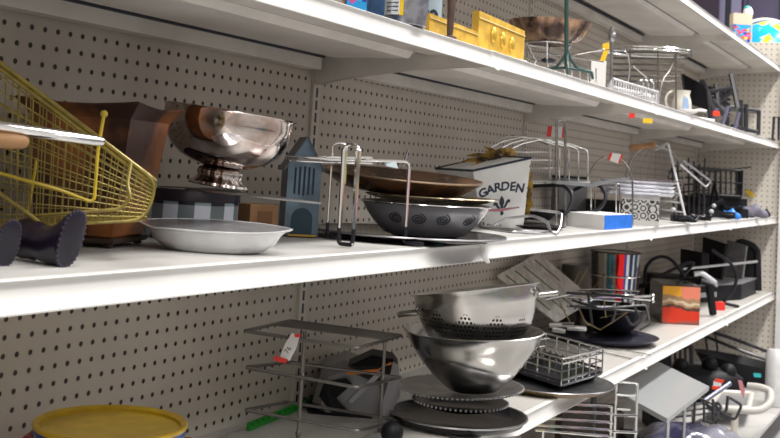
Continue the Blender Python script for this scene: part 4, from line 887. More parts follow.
# black stand with arm
t = thing('black_stand', G(712, 150.5, Z3), 'black metal stand with flat arm and leg right of the picture box', 'stand')
m = M(); m.slab([at(640, 283.5, d=158), at(699, 277, d=150), at(700, 281, d=150), at(640, 288, d=158)], .8); obj('arm', m, blackp, t, smooth=False)
m = M(); m.tube([at(700, 281, d=150), at(709, 284, d=150), G(713, 150.5, Z3 + .3)], .55, 8); obj('leg', m, blackp, t)
obj('silver_hinge', M().tube(rnd([at(694, 274, d=149), at(702, 273, d=149), at(716, 283, d=149), at(715, 286, d=149)], .4), .38, 8), alum, t, label='bright silver hinge plate')
# monitors and boxes
def panel(name, lab, cat, quad, th, m_, foot=True):
    return obj(name, M().slab(quad, th), m_, None, smooth=False, label=lab, cat=cat)
panel('black_screen', 'upright black screen leaning at the far end of the lower shelf', 'screen', [at(704, 237, d=185), at(727, 244, d=180), G(722, 178, Z3 + 2.9), G(702, 184, Z3 + 2.9)], .5, blackp)
panel('mottled_grey_board', 'upright mottled grey board beside the black leaning screen', 'board', [at(728, 240, d=190), at(747, 246, d=186), G(743, 183, Z3 + 2.9), G(724, 187, Z3 + 2.9)], .4, mat('mottled_grey_board', (.24, .23, .24), .6, var=.3))
t = thing('black_crate', G(757, 187, Z3), 'tall black plastic crate at the far right end of the lower shelf', 'crate')
P = [at(737, 240, d=189), at(757, 247, d=188), G(758, 187, Z3 + .5), G(740, 188, Z3 + .5)]
obj('crate_back', M().slab(P, .4), blackp, t, smooth=False); obj('crate_rim', M().tube(rnd([P[3], P[0], P[1], P[2]], 1.5), .7, 8), blackp, t)
t = thing('black_player', G(725, 168, Z3), 'wide flat black electronic box with grey top beneath the leaning panels', 'electronic box')
P = [G(690, 165, Z3 + .02), G(741, 174.5, Z3 + .02), G(756, 186.5, Z3 + .02), G(712, 186, Z3 + .02)]; up = Vector((0, 0, 2.6))
obj('player_body', M().hexa(P, [p + up for p in P]), blackp, t, smooth=False); P2_ = [p + up + Vector((0, 0, .02)) for p in P]; obj('player_top', M().hexa(P2_, [p + Vector((0, 0, .2)) for p in P2_]), greyp, t, smooth=False)
obj('front_display', M().slab([lerp(P[0], P[1], .1) + up * .3 - EF * .05, lerp(P[0], P[1], .5) + up * .3 - EF * .05, lerp(P[0], P[1], .5) + up * .6 - EF * .05, lerp(P[0], P[1], .1) + up * .6 - EF * .05], .08), lgreyp, t, smooth=False)
panel('black_speaker', 'small black slab left of the leaning black screen', 'speaker', [at(684, 249, d=172), at(706, 253, d=168), G(704, 167, Z3 + 2.9), G(683, 171, Z3 + 2.9)], 1.6, blackp)
t = thing('silver_rod', at(720, 262, d=160), 'long thin silver rod lying across the black electronics', 'rod'); wires('rod', t, [[at(683, 269, d=160), at(757, 261.5, d=172)]], .2, alum, 8)
for k, (pts, lab) in enumerate((([(645, 283), (645, 268), (652, 259), (662, 256), (671, 259), (678, 267), (684, 276)], 'black cable arching up behind the picture box'), ([(652, 280), (668, 272), (684, 264), (695, 262), (688, 270), (678, 280)], 'second black cable loop behind the stand arm'), ([(712, 250), (730, 262), (738, 275), (733, 292), (722, 303)], 'black cable hanging in front of the electronic box'))):
    obj('black_cable', M().tube(rnd([at(u_, v_, d=153 + 4 * k) for u_, v_ in pts] + ([G(684, 153, Z3 + .2)] if k == 0 else [G(682, 157, Z3 + .2)] if k == 1 else [G(738, 163, Z3 + .2)]), 1), .26, 8), blackr, None, label=lab, cat='cable')
obj('red_plug', M(frame(G(718, 158.5, Z3 + .02))).box((0, 0, .6), (1.8, 1.2, 1.2)), redm, None, smooth=False, label='small red plug lying in front of the electronic box', cat='plug')
c = G(668, 165, Z3 + .02); obj('black_carton', M(frame(c)).box((0, 0, 2.2), (6.5, 5, 4.4)), blackp, None, smooth=False, label='low black box behind the picture box', cat='box')

DS = 1.
# ------------------------------------------------------------------ top shelf, from the left
def boxat(name, u1, u2, d, z, h, dp, m_, lab, cat, rot=0, parent=None):
    c = G((u1 + u2) / 2, d, z); w_ = (u2 - u1) * d * DS / F
    return obj(name, M(frame(c, rot)).box((0, dp / 2, h / 2), (w_, dp, h)), m_, parent, smooth=False, label=lab, cat=cat)
conf, nt, b, sp, mth, noise, mix = nodes_for('confetti_box_print', .4)
vo = nt.nodes.new('ShaderNodeTexVoronoi'); vo.inputs['Scale'].default_value = 70; tcn = [n for n in nt.nodes if n.type == 'TEX_COORD'][0]; nt.links.new(tcn.outputs['Object'], vo.inputs['Vector'])
rp = nt.nodes.new('ShaderNodeValToRGB'); rp.color_ramp.interpolation = 'CONSTANT'; nt.links.new(mth('FRACT', mth('MULTIPLY', vo.outputs['Color'], 3.1)), rp.inputs['Fac'])
e = rp.color_ramp.elements; e[0].color = (.01, .28, .62, 1); e[1].position = .45; e[1].color = (.65, .03, .03, 1)
for p_, c_ in ((.6, (.75, .5, .02)), (.7, (.01, .03, .35)), (.82, (.5, .08, .35)), (.9, (.02, .4, .6))): x_ = e.new(p_); x_.color = (*c_, 1)
nt.links.new(rp.outputs[0], b.inputs['Base Color'])
boxat('patterned_box', 346, 366, 64.5, Z1, 5, 3, conf, 'colourful patterned box leftmost on the top shelf edge', 'box')
boxat('brown_jar', 331, 345, 65, Z1, 5, 2, mat('mottled_brown_glaze', (.22, .12, .09), .3, var=.8, vscale=12, vcol=(.5, .48, .45)), 'brown and white mottled block left of the colourful patterned box', 'jar')
boxat('dark_blue_tin', 367.5, 384, 66, Z1, 6, 3, mat('dark_blue_tin_paint', (.03, .09, .20), .3, .3, var=.4), 'plain dark blue tin between the patterned box and the metal bucket', 'tin')
c = G(404, 70.5, Z1); s_ = 70.5 / F
t = thing('metal_bucket', c, 'galvanised metal bucket with white and yellow price label', 'bucket')
obj('bucket_body', M().lathe(c, [(1.35, .01), (1.4, .06), (1.75, 5.2), (1.85, 5.25), (1.8, 5.4), (1.6, 5.2), (1.3, .2), (.05, .15)], 48), mat('galvanised_metal', (.50, .50, .55), .3, .85, var=.4, vscale=14, vcol=(.30, .30, .34)), t)
cy = lambda u_, z_: None
def onlat(c, lx, z, r):          # point on the side of a round body that faces the aisle
    yy = -math.sqrt(max(.01, r * r - lx * lx)); return Vector(c) + ER * lx + EF * yy + Vector((0, 0, z))
lab = [onlat(c, lx, z, 1.68) for lx, z in ((-1.35, .55), (-.85, .55), (-.35, .55), (-.35, 1.95), (-.85, 1.95), (-1.35, 1.95))]
m = M(); m.hexa([lab[0], lab[1], lab[1] + EF * .02, lab[0] + EF * .02], [lab[5], lab[4], lab[4] + EF * .02, lab[5] + EF * .02]); m.hexa([lab[1], lab[2], lab[2] + EF * .02, lab[1] + EF * .02], [lab[4], lab[3], lab[3] + EF * .02, lab[4] + EF * .02])
obj('price_label', m, whitep, t, smooth=False)
y_ = [onlat(c, lx, z, 1.68) for lx, z in ((-.36, .5), (-.1, .5), (-.1, 2.0), (-.36, 2.0))]
obj('yellow_label_end', M().hexa([y_[0], y_[1], y_[1] + EF * .03, y_[0] + EF * .03], [y_[3], y_[2], y_[2] + EF * .03, y_[3] + EF * .03]), yellowtag, t, smooth=False)
for z in (.8, 1.05, 1.3, 1.65): 
    p1, p2 = onlat(c, -1.15, z, 1.7), onlat(c, -.45, z, 1.7); obj('print_line', M().tube([p1, p2], .035, 4), navy, t)
c = G(426, 79.5, Z1)
t = thing('number_mug', c, 'pale blue mug printed with a dark number 60', 'mug')
r = 1.0
obj('mug_body', M().lathe(c, [(r * .9, .01), (r, .1), (r, 4.0), (r + .03, 4.05), (r - .1, 4.05), (r - .12, .3), (.05, .2)], 40), mat('pale_blue_glaze', (.42, .55, .66), .25), t)
for k, chh in enumerate('60'):
    lx = -.18 + k * .56; q = onlat(c, lx, 1.75, r + .02); ang = math.asin(lx / r); ex = (ER * math.cos(ang) + EF * math.sin(ang)); T = Matrix((ex, Vector((0, 0, 1)).cross(ex), Vector((0, 0, 1)))).transposed().to_4x4(); T.translation = q
    obj('printed_digit', text(chh, T, 1.55, .03, .02), navy, t, smooth=False)
obj('handle', M().tube(arc(c + ER * -1.05 + Vector((0, 0, 2)), ER * -.7, Vector((0, 0, 1.1)), -90, 90, 10), .14, 8), MATS['pale_blue_glaze'], t)
def cardtray(q, shells, lab, dpt):
    t = thing('yellow_carton', (q[3] + q[2]) / 2, lab, 'carton')
    n_ = (q[1] - q[0]).cross(q[3] - q[0]).normalized(); n_ = n_ if n_.dot(EF) > 0 else -n_
    b2 = n_ * dpt
    obj('carton_body', M().hexa([q[3], q[2], q[2] + b2, q[3] + b2], [q[0], q[1], q[1] + b2, q[0] + b2]), yelcard, t, smooth=False)
    ex = (q[1] - q[0]).normalized()
    lid = M(); lid.slab([lerp(q[0], q[3], .16) - n_ * .04, lerp(q[1], q[2], .16) - n_ * .04, lerp(q[1], q[2], .19) - n_ * .04, lerp(q[0], q[3], .19) - n_ * .04], .08); obj('lid_seam', lid, mat('pale_seam', (.72, .58, .25), .6), t, smooth=False)
    for k in range(shells):
        cc = lerp(lerp(q[0], q[1], .3 + .2 * k), lerp(q[3], q[2], .3 + .2 * k), .52 + .05 * k) - n_ * .02
        m = M(); secs = []
        for j in range(8):
            a = j / 7 * PI / 2; secs.append([cc - n_ * (math.sin(a) * .28) + ex * (math.cos(b_) * .34 * math.cos(a) * (1 + .1 * math.cos(8 * b_))) + Vector((0, 0, 1)) * (math.sin(b_) * .62 * math.cos(a) * (1 + .06 * math.cos(8 * b_)) + .1 * math.cos(a)) for b_ in [2 * PI * i / 24 for i in range(24)]])
        m.loft(secs); obj('gold_shell', m, goldshell, t)
    return t
def down(p, z): return Vector((p.x, p.y, z))
a, b_ = at(430, 13, d=76.5), at(478, 32, d=82.5)
cardtray([a, b_, down(b_, Z1 + .02), down(a, Z1 + .02)], 0, 'plain mustard yellow carton lying behind the turned wooden stick', .6)
a, b_ = at(479.5, 10.5, d=83.8), at(525, 31, d=90)
cardtray([a, b_, down(b_, Z1 + .22), down(a, Z1 + .22)], 3, 'mustard yellow carton with three gold shells on its face', .6)
a, b_ = G(481, 82.3, Z1 + .1), G(527, 89, Z1 + .1); n_ = Vector((a.y - b_.y, b_.x - a.x, 0)).normalized(); n_ = n_ if n_.dot(EF) > 0 else -n_
obj('white_plate', M().slab([a, b_, b_ + n_ * 4.4, a + n_ * 4.4], .18), whitep, None, smooth=False, label='thin white board lying under the carton with gold shells', cat='board')
c = G(449.5, 76.2, Z1)
t = thing('turned_stick', c, 'dark turned wooden candlestick standing at the top shelf edge between cartons', 'candlestick')
obj('shaft', M().lathe(c, [(.45, .01), (.5, .05), (.48, .2), (.2, .32), (.23, .6), (.26, 2), (.33, 3.2), (.38, 5), (.3, 6.5), (.05, 6.6)], 24), mat('dark_turned_wood', (.11, .065, .055), .4, var=.3), t)
# bronze bowl on wire stand
d_ = 110; s_ = d_ / F; c = at(549, 43, d=d_); t = thing('bronze_bowl', c, 'fluted bronze coloured bowl resting on a chrome wire stand', 'bowl')
R_ = 41 * s_; hb = 20 * s_
obj('bowl_body', M().lathe(c, [(.05, .02), (2.3, 0), (2.8, .2), (3.35, .7), (3.75, 1.3), (R_, hb), (R_ + .05, hb + .06), (R_ - .1, hb + .04), (3.6, 1.3), (3.2, .8), (2.6, .35), (.05, .18)], 120, lobe=.02, lobes=18), bronze, t)
t = thing('wire_bowl_stand', Vector((c.x, c.y, Z1)), 'chrome wire stand with ring top carrying the bronze bowl', 'stand')
ring = [c + Vector((math.cos(a) * 2.25, math.sin(a) * 2.25, -.11)) for a in [2 * PI * k / 30 for k in range(30)]]
wires('ring', t, [ring], .1, chrome, 7, closed=True)
wires('leg', t, [[c + Vector((math.cos(a) * 2.15, math.sin(a) * 2.15, -.12)), Vector((c.x + math.cos(a) * 1.2, c.y + math.sin(a) * 1.2, c.z - 1.8)), Vector((c.x + math.cos(a) * 2.3, c.y + math.sin(a) * 2.3, Z1 + .1))] for a in (0.3, 1.9, 3.4, 5.0)], .08, chrome)
obj('blue_hub', M().ball(Vector((c.x, c.y, c.z - 1.75)), .45, 14, (1.6, 1.6, .6)), navy, t)
DS = 1.09
# green stand
d_ = 92; c = G(566, d_, Z1); t = thing('green_metal_stand', c, 'tall dark green metal stand with three curved feet at the top shelf edge', 'stand')
top = at(566.5, -14, d=d_)
wires('post', t, [[top, c + Vector((0, 0, .9))]], .2, dgreen, 10)
P_ = []
for a in (20, 140, 265):
    ex = ER * math.cos(math.radians(a)) + EF * math.sin(math.radians(a)) * .9
    P_.append([c + Vector((0, 0, 2.6)), c + ex * .35 + Vector((0, 0, 1.8)), c + ex * 1.1 + Vector((0, 0, 1.0)), c + ex * 2.3 + Vector((0, 0, .75))])
    P_.append(rnd([c + Vector((0, 0, .95)), c + ex * 2.6 + Vector((0, 0, .8)), c + ex * 2.75 + Vector((0, 0, .12))], .2))
wires('foot', t, P_, .13, dgreen, 8)
obj('top_scroll', M().tube([at(566, -14, d=d_) + Vector((0, 0, .2)) + ER * 1.3 * math.cos(a) + Vector((0, 0, .5 * math.sin(a))) for a in [2 * PI * k / 20 for k in range(20)]], .13, 8, True), dgreen, t)
# chrome tray rack with yellow tag and white block
t = thing('chrome_wire_tray', G(592, 104, Z1), 'low chrome wire tray with looped ends behind the green stand', 'tray')
q = [at(572, 55, d=103), at(606, 49, d=103), at(607, 51, d=104), at(588, 50.5, d=105), at(570, 56, d=106)]
wires('tray_rim', t, [rnd(q, 1, True)], .1, chrome, closed=True)
wires('tray_wire', t, [[at(548 + k * 8, 56 + k * 2, d=103), G(548 + k * 8, 103, Z1)] for k in range(7)] + [[at(524, 50, d=101), at(604, 62, d=104)], [at(524, 58, d=101), at(590, 72, d=104)], [at(520, 45, d=101), at(520, 62, d=101)]], .07, chrome)
boxat('white_block', 590, 605, 107.5, Z1, 3.6, 2.2, whitep, 'upright white block behind the green stand foot', 'block')
t = thing('yellow_tag', at(606, 52, d=101), 'bright folded yellow tag on the chrome wire tray', 'tag')
obj('tag_paper', M().slab([at(602.5, 44, d=103), at(609, 42, d=103), at(609.5, 49, d=103), at(602.5, 50, d=103)], .05).slab([at(604, 50.5, d=102.8), at(609, 50, d=102.8), at(605, 61, d=102.8), at(599.5, 61, d=102.8)], .05), yellowtag, t, smooth=False)
d_ = 112; c = G(611, d_, Z1); obj('finial_rod', M().tube([c, at(612, 40, d=d_)], .18, 8).ball(at(612, 36, d=d_), .5, 12, (1, 1, 1.5)).ball(at(612, 29, d=d_), .28, 10), pewter, None, label='grey rod with ball finial behind the white wire basket', cat='rod')
# low white wire basket
z = Z1 + .1
P = [G(613, 106, z), G(658, 118.5, z), G(655, 125, z), G(607, 114, z)]
wm = MATS['white_wire_coating']
up_ = Vector((0, 0, 1.5)); t = thing('white_wire_basket', P[0], 'low white wire basket at the edge of the top shelf', 'basket')
wires('rim', t, [rnd([p + up_ for p in P], .4, True)], .12, wm, 7, closed=True); wires('base_frame', t, [rnd(P, .4, True)], .1, wm, closed=True)
m = M()
for i in range(4):
    a, b_ = P[i], P[(i + 1) % 4]; k = max(3, int((b_ - a).length / .8))
    for j in range(k + 1): q = lerp(a, b_, j / k); m.tube([q, q + up_], .06, 5)
obj('side_wires', m, wm, t)
t = thing('wire_loops', G(645, 117, Z1 + 1.8), 'bright chrome wire loops lying in the low white basket', 'wire loops')
wires('loop', t, [arc(at(640 + 5 * k, 88, d=115), ER * .45, Vector((0, 0, .9)), 0, 330, 12) for k in range(3)] + [arc(at(622, 70, d=117), ER * .9, Vector((0, 0, 2.3)), -60, 100, 12), [at(633, 66, d=117), at(647, 78, d=117)]], .09, chrome)
# big oval wire rack standing behind
d_ = 128; t = thing('oval_wire_rack', G(648, d_, Z1), 'large oval wire rack of many rods behind the white basket', 'rack')
cc = at(648, 50, d=d_); ov = [cc + ER * 5.4 * math.cos(a) + EF * 4 * math.sin(a) + Vector((0, 0, -.02)) for a in [2 * PI * k / 36 for k in range(36)]]
wires('top_oval', t, [ov, [p + Vector((0, 0, -.35)) for p in ov]], .12, chrome, closed=True)
wires('rod', t, [[at(612, v_, d=126), at(690 - k * 3, v_ + 1, d=126 + k)] for k, v_ in enumerate((52, 58, 64, 70, 76, 81))], .13, m_d)
wires('upright_rod', t, [[at(u_, 50, d=125), G(u_, 125, Z1)] for u_ in (630, 658, 676)] + [rnd([at(676, 50, d=124), at(672, 68, d=124), at(662, 80, d=123), G(658, 122, Z1)], 2)], .1, m_d)
DS = 1.19
# cream pitcher and ribbon
c = G(681, 122, Z1); t = thing('cream_pitcher', c, 'cream and pale blue ceramic pitcher before the pile of black racks', 'pitcher')
obj('pitcher_body', M().lathe(c, [(.9, .01), (1.0, .1), (1.35, .9), (1.25, 1.9), (1.0, 2.7), (1.15, 3.3), (1.0, 3.3), (.85, 2.7), (1.1, 1.8), (.05, .3)], 32), cream, t)
obj('handle', M().tube(arc(c - ER * 1.1 + Vector((0, 0, 1.9)), ER * -1.0, Vector((0, 0, 1.25)), -80, 80, 10), .17, 8), cream, t)
obj('blue_patch', M().slab([onlat(c, lx, z_, 1.4) for lx, z_ in ((-.2, .8), (.7, .9), (.5, 2.2), (-.1, 2.5))], .05), mat('pale_blue_patch', (.30, .42, .62), .3), t, smooth=False)
c = G(688, 119.5, Z1 - .25); obj('white_scoop', M(frame(c, -8)).lathe((0, 0, 0), [(.02, .3), (.7, .35), (1.15, .6), (1.2, .85), (1.05, .9), (.02, .7)], 24).tube([(.9, 0, .8), (1.6, 0, .9), (2.3, 0, .8)], .2, 8), whitep, None, label='white plastic scoop lying in front of the cream pitcher', cat='scoop')
# pile of black wire racks at the right
def plate4(name, lab, q, th, cat='panel'): return obj(name, M().slab(q, th), blackp, None, smooth=False, label=lab, cat=cat)
t = thing('black_tray_rack', G(700, 139, Z1), 'black slatted rack tilted up, leftmost in the pile of black racks', 'rack')
q = [at(683, 74, d=139), at(706, 86, d=137), at(709, 110, d=136), at(688, 104, d=138)]
obj('tilted_plate', M().slab(q, .3), blackp, t, smooth=False)
wires('leg', t, [[q[0], G(689, 140, Z1 + .1)], [q[1], G(711, 137, Z1 + .1)]], .3, blackw)
plate4('black_baking_tray', 'dark flat baking tray standing upright behind the black easel', flat([(701, 84), (724, 90), (727, 115), (706, 112)], (148, 150, 150)), .3, 'tray')
t = thing('black_easel', G(722, 143, Z1), 'black folding easel with crossed struts in the pile of black racks', 'easel')
wires('strut', t, [[at(702, 80, d=142), at(716, 115, d=141)], [at(716, 84, d=143), at(719, 112, d=142)], [at(704, 112, d=143), at(731, 92, d=143)], [at(709, 92, d=142.5), at(731, 88, d=143)], [at(712, 100, d=141.5), at(728, 118, d=142)], [at(731, 74, d=145), at(738, 108, d=143)], [at(704, 96, d=144), at(727, 112, d=142)], [at(720, 92, d=144), at(712, 120, d=141)]], .42, blackw, 6)
wires('slat', t, [[at(706, 96 + k * 5, d=145), at(730, 99 + k * 5, d=145)] for k in range(4)], .3, blackw)
t = thing('black_bench_rack', G(745, 156, Z1), 'black wire rack shaped like a small bench right of the easel', 'rack')
P_ = []
a, b_ = at(728, 107, d=150), at(759, 111, d=158)
for q_ in (a, b_): P_.append([q_, down(q_, Z1 + .1)])
P_ += [[a, b_], [a + EF * 4, b_ + EF * 2.5], [a, a + EF * 4], [b_, b_ + EF * 2.5], [at(741, 100, d=152), G(741, 152, Z1 + .1)], [at(746, 104, d=153), G(746, 153, Z1 + .1)], [at(732, 126, d=150), at(757, 132, d=156)]]
wires('frame', t, P_, .35, blackw, 6)
for (u1, v1, u2, d2, lab) in ((728, 106, 722, 138.5, 'lilac grey rod middle of the three leaning at the top shelf edge'), (739, 112, 735, 143, 'lilac grey rod rightmost of the three leaning at the top shelf edge'), (717, 108, 711, 136, 'lilac grey rod leftmost of the three, beside the red clip')):
    obj('leaning_rod', M().tube([at(u1, v1, d=d2), G(u2, d2, Z1 + .1)], .32, 7), mat('lilac_grey_rod', (.22, .21, .32), .35, .5), None, label=lab, cat='rod', group='lilac rods on the top shelf')
obj('red_clip', M(frame(at(716, 113.5, d=135.5))).box((0, 0, 0), (1, .4, .7)), mat('bright_red_plastic', (.85, .06, .02), .4), None, smooth=False, label='small bright red clip in the pile of black racks', cat='clip')
a, b_ = G(690, 129, Z1 + .45), G(714, 134, Z1 + .45); obj('white_zip_strip', M().tube([a, b_], .17, 6), whitep, None, label='white beaded strip lying along the edge before the black racks', cat='strip')
t = thing('black_wire_hook', G(771, 170, Z1), 'small black wire hook standing alone at the far right end of the top shelf', 'hook')
wires('hook', t, [rnd([G(766, 169, Z1 + .15), G(774.5, 171, Z1 + .15)], .1), [G(772.5, 170, Z1 + .15), at(774, 117, d=170), at(779, 117, d=171), G(778.5, 171, Z1 + .15)]], .2, blackw)
DS = 1.
# ------------------------------------------------------------------ beyond the end of the shelves, up high
struct('trim_4', M().box((200, -12, 19.7), (44, 40, .6)), white)
R_ = 6.7; c = at(766, 49, d=213); c = Vector((c.x, c.y, 20.02 + R_ * .98)); 
R_ = 7.2; c = at(766, 54, d=244)
t = thing('globe', Vector((c.x, c.y, 20.02)), 'bright blue globe with yellow countries and a white meridian ring', 'globe')
gm, nt, b, sp, mth, noise, mix = nodes_for('globe_map', .25)
n1 = noise(9, 3); n2 = noise(22, 2)
land = mix(mth('GREATER_THAN', n2, .52), (.85, .72, .03), (.85, .88, .82)); land = mix(mth('GREATER_THAN', n2, .6), land, (.05, .55, .30))
nt.links.new(mix(mth('GREATER_THAN', n1, .52), (.01, .42, .78), land), b.inputs['Base Color'])
obj('sphere', M().ball(c, R_, 40), gm, t)
obj('meridian_ring', M().tube([c + ER * (R_ + .55) * math.cos(a) + Vector((0, 0, (R_ + .55) * math.sin(a))) for a in [math.radians(-35 + k * 7) for k in range(24)]], .35, 8), whitep, t)
obj('base', M().lathe((c.x, c.y, 20.02), [(2.6, 0), (2.7, .2), (.8, .5), (.6, max(.6, c.z - R_ - 20 + .2))], 24), wood, t)
bx = boxat('patterned_carton', 733, 750, 224, 20.02, 6.5, 2.5, conf, 'carton with bright yellow, blue and pink print left of the globe', 'box')
boxat('beige_carton', 732, 751, 229, 20.02, 9.6, 2.5, mat('pale_beige_carton', (.62, .50, .38), .7), 'plain beige carton behind the bright printed carton left of the globe', 'box')
t = thing('white_toy', at(748, 16, d=230), 'small white toy head with green cap standing on the beige carton', 'toy'); obj('head', M().ball(at(748, 13, d=231), 1.05, 12, (1, 1, 1.4)), whitep, t); obj('cap', M().ball(at(747.5, 8.6, d=231), .7, 10), mat('aqua_cap', (.05, .5, .42), .4), t)
# dark cabinet far off in the shop
ya, yb = at(686, 10, x=322).y, at(718, 10, x=322).y; zc = at(700, 27, x=322).z
obj('dark_cabinet', M().box((326, (ya + yb) / 2, zc + 30), (8, abs(ya - yb), 60)), mat('dark_plum_panel', (.045, .028, .055), .5), None, smooth=False, label='wide dark plum hanging cabinet against the far shop wall', cat='cabinet')
for k, (u1, u2, v2, m_) in enumerate(((719, 725, 60, MATS['pale_lilac_panel']), (726, 730.5, 26, gapm), (731, 741, 60, MATS['pale_lilac_panel']), (744, 746.5, 60, MATS['dark_lilac_trim']))):
    ya, yb = at(u1, 10, x=324).y, at(u2, 10, x=324).y; zc = at(u1, v2, x=324).z
    struct('trim_%d' % (5 + k), M().box((326, (ya + yb) / 2, zc + 40), (4, abs(ya - yb), 80)), m_)
# ------------------------------------------------------------------ base shelf
ZB = Z4
d0 = 117
t = thing('large_wire_crate', G(590, 104, ZB), 'chrome wire crate of horizontal bars standing on the base shelf, leftmost', 'crate')
L0, Rr = at(545, 436, d=100), at(611, 406, d=104)
P_ = []
for v1, v2 in ((403.5, 406.5), (411, 413.5), (418.5, 422.5), (426, 430), (431, 436.5)):
    P_.append([at(535, v1 - 1, d=98), at(610.5, v2, d=103), at(612, v2 + 1, d=103.5)])
wires('front_bar', t, P_, .11, chrome, 7)
wires('corner_wire', t, [[at(611.5, 406, d=103.3), Vector((at(611.5, 406, d=103.3).x, at(611.5, 406, d=103.3).y, ZB + .1))], [at(543, 430, d=98.6), Vector((at(543, 430, d=98.6).x, at(543, 430, d=98.6).y, ZB + .1))]], .12, chrome, 7)
P_ = [[at(612, 415, d=103.3), at(637, 416, d=106)], [at(612, 431.5, d=103.3), at(637, 432.5, d=106)], [at(616, 382, d=113), at(637, 383.5, d=113)], [at(616, 395, d=113), at(636, 396, d=113)], [at(616, 409, d=113), at(630, 410, d=113)]]
wires('side_bar', t, P_, .12, chrome, 7)
q1, q2 = at(616.5, 382, d=113), at(637.5, 383, d=108)
wires('upright', t, [[q1, Vector((q1.x, q1.y, ZB + .1))], [q2, Vector((q2.x, q2.y, ZB + .1))]], .14, chrome, 7)
q = at(594, 395, d=113); obj('dark_post', M().tube([q, Vector((q.x, q.y, ZB + .05))], .28, 6), blackw, None, label='thin dark post behind the chrome wire crate on the base shelf', cat='post')
# cardboard and boxes in shadow behind
for (u1, u2, dd_, hh, m_, lab) in ((560, 622, 128, 6.5, mat('dusty_brown_carton', (.14, .115, .10), .8), 'dusty brown carton in the shade behind the chrome wire crate'), (626, 640, 122, 5, blackp, 'small black box behind the right end of the chrome wire crate'), (650, 668, 150, 10.5, blackp, 'tall black box behind the silver board on the base shelf')):
    boxat('storage_box', u1, u2, dd_, ZB, hh, 5, m_, lab, 'box')
q = [at(604, 366, d=128), at(656, 366.5, d=132), at(709, 389, d=124), at(667, 422, d=114)]
q = flat([(655, 362), (709, 388.5), (667, 421), (600, 384)], (139, 129, 113)); q = [q[3], q[0], q[1], q[2]]
t = thing('silver_board', at(667, 421, d=113), 'big pale silver grey board tilted across the base shelf', 'board')
obj('board_panel', M().slab(q, .5), mat('satin_silver_board', (.40, .42, .43), .3, .35), t, smooth=False)
obj('board_support', M().tube([at(668, 420, d=114.5), G(664, 115.5, ZB + .1)], .2, 7), alum, t); 
qq = lerp(q[1], q[2], .6) + EF * .3 - Vector((0, 0, .6)); obj('board_support', M().tube([qq, Vector((qq.x, qq.y, ZB + .1))], .2, 7), alum, t)
# black lumps, tray, hose
t = thing('black_appliance', G(697, 174, ZB), 'bulky black appliance behind the silver board on the base shelf', 'appliance')
m = M(frame(G(697, 174, ZB))); m.loft([[Vector((7.5 * k * math.cos(a), 4 * k * math.sin(a), z)) for a in [2 * PI * j / 20 for j in range(20)]] for z, k in ((.02, .9), (1.5, 1), (3.6, .95), (4.6, .75), (5.1, .3))]); obj('appliance_body', m, blackp, t)
for k, (x, z) in enumerate(((-3, 5.0), (1.5, 5.5), (4.5, 4.6))): obj('appliance_knob', M(frame(G(697, 174, ZB))).ball((x, -1, z), 1.3, 12), blackp, t)
t = thing('shopping_bag_rack', G(690, 175, ZB + 8), 'upright black wire rack at the back wall above the black appliance', 'rack')
wires('frame', t, [rnd([at(660, 352, d=184), at(692, 346, d=188), at(692, 366, d=188), at(662, 372, d=184)], .4, True)], .3, blackw, closed=True); wires('bar', t, [[at(660 + k * 5, 352 - k * .9, d=184 + k * .6), G(661 + k * 5, 182 + k * .6, ZB + .1)] for k in range(7)], .22, blackw)
t = thing('black_tub', G(745, 182, ZB), 'long black oval pan with wire rim at the far end of the base shelf', 'pan')
cc = G(744, 189, ZB); T = frame(cc, -20)
m = M(T); m.loft([[Vector((8.2 * k * math.cos(a), 4.6 * k * math.sin(a), z - 1.9 - .9 * k * math.cos(a) * min(1, z))) for a in [2 * PI * j / 32 for j in range(32)]] for z, k in ((2.3, .7), (3.0, .8), (5.6, 1), (5.9, 1.03), (5.6, .96), (3.4, .75))]); obj('pan_body', m, blackp, t)
wires('wire_rim', t, [[T @ Vector((9.0 * math.cos(a), 5.2 * math.sin(a), 6.2 - 2.4 * math.cos(a))) for a in [2 * PI * j / 32 for j in range(32)]]], .3, blackw, closed=True)
for a in (.4, 2.2, 3.9, 5.4): obj('rim_post', M(T).tube([(8.9 * math.cos(a), 5.1 * math.sin(a), 6.2 - 2.4 * math.cos(a)), (8.0 * math.cos(a), 4.5 * math.sin(a), 3.7 - .9 * math.cos(a))], .2, 6), blackw, t)
obj('pan_foot', M(T).box((0, 0, .25), (7, 4, .46)), blackp, t, smooth=False)
obj('teal_sticker', M().slab([at(753.5, 373, d=172), at(761, 373.5, d=172), at(761, 377.5, d=172), at(754, 377, d=172)], .05), mat('teal_sticker_print', (.03, .45, .50), .4), t, smooth=False)
t = thing('white_hose_handle', at(760, 400, d=158), 'thick white curved plastic handle looping at the right of the base shelf', 'handle')
obj('handle_tube', M().tube(rnd([at(712, 407, d=149), at(735, 410, d=149), at(760, 411, d=149), at(771, 403, d=150), at(771, 391, d=152), at(760, 387, d=153), at(748, 386, d=154)], 1.6), .5, 10), mat('dusty_pale_plastic', (.50, .48, .45), .5), t); q = at(735, 410, d=149.6); obj('handle_leg', M().tube([q, Vector((q.x, q.y, ZB + .1))], .5, 8), cream, t)
a = [at(723, 409, d=152), at(752, 408, d=156), G(764, 158, ZB + .1), G(700, 146, ZB + .1)]
t = thing('grey_flat_tray', G(745, 164, ZB), 'grey patterned flat tray lying beneath the white curved handle', 'tray')
P = [G(708, 155, ZB + 2.2), G(748, 155.5, ZB + 2.2), G(752, 166, ZB + 2.4), G(720, 166, ZB + 2.4)]
obj('tray_body', M().slab(P, .5), greyp, t, smooth=False); obj('tray_rim', M().tube(rnd([p + Vector((0, 0, .3)) for p in P], .6, True), .4, 7, True), cream, t)
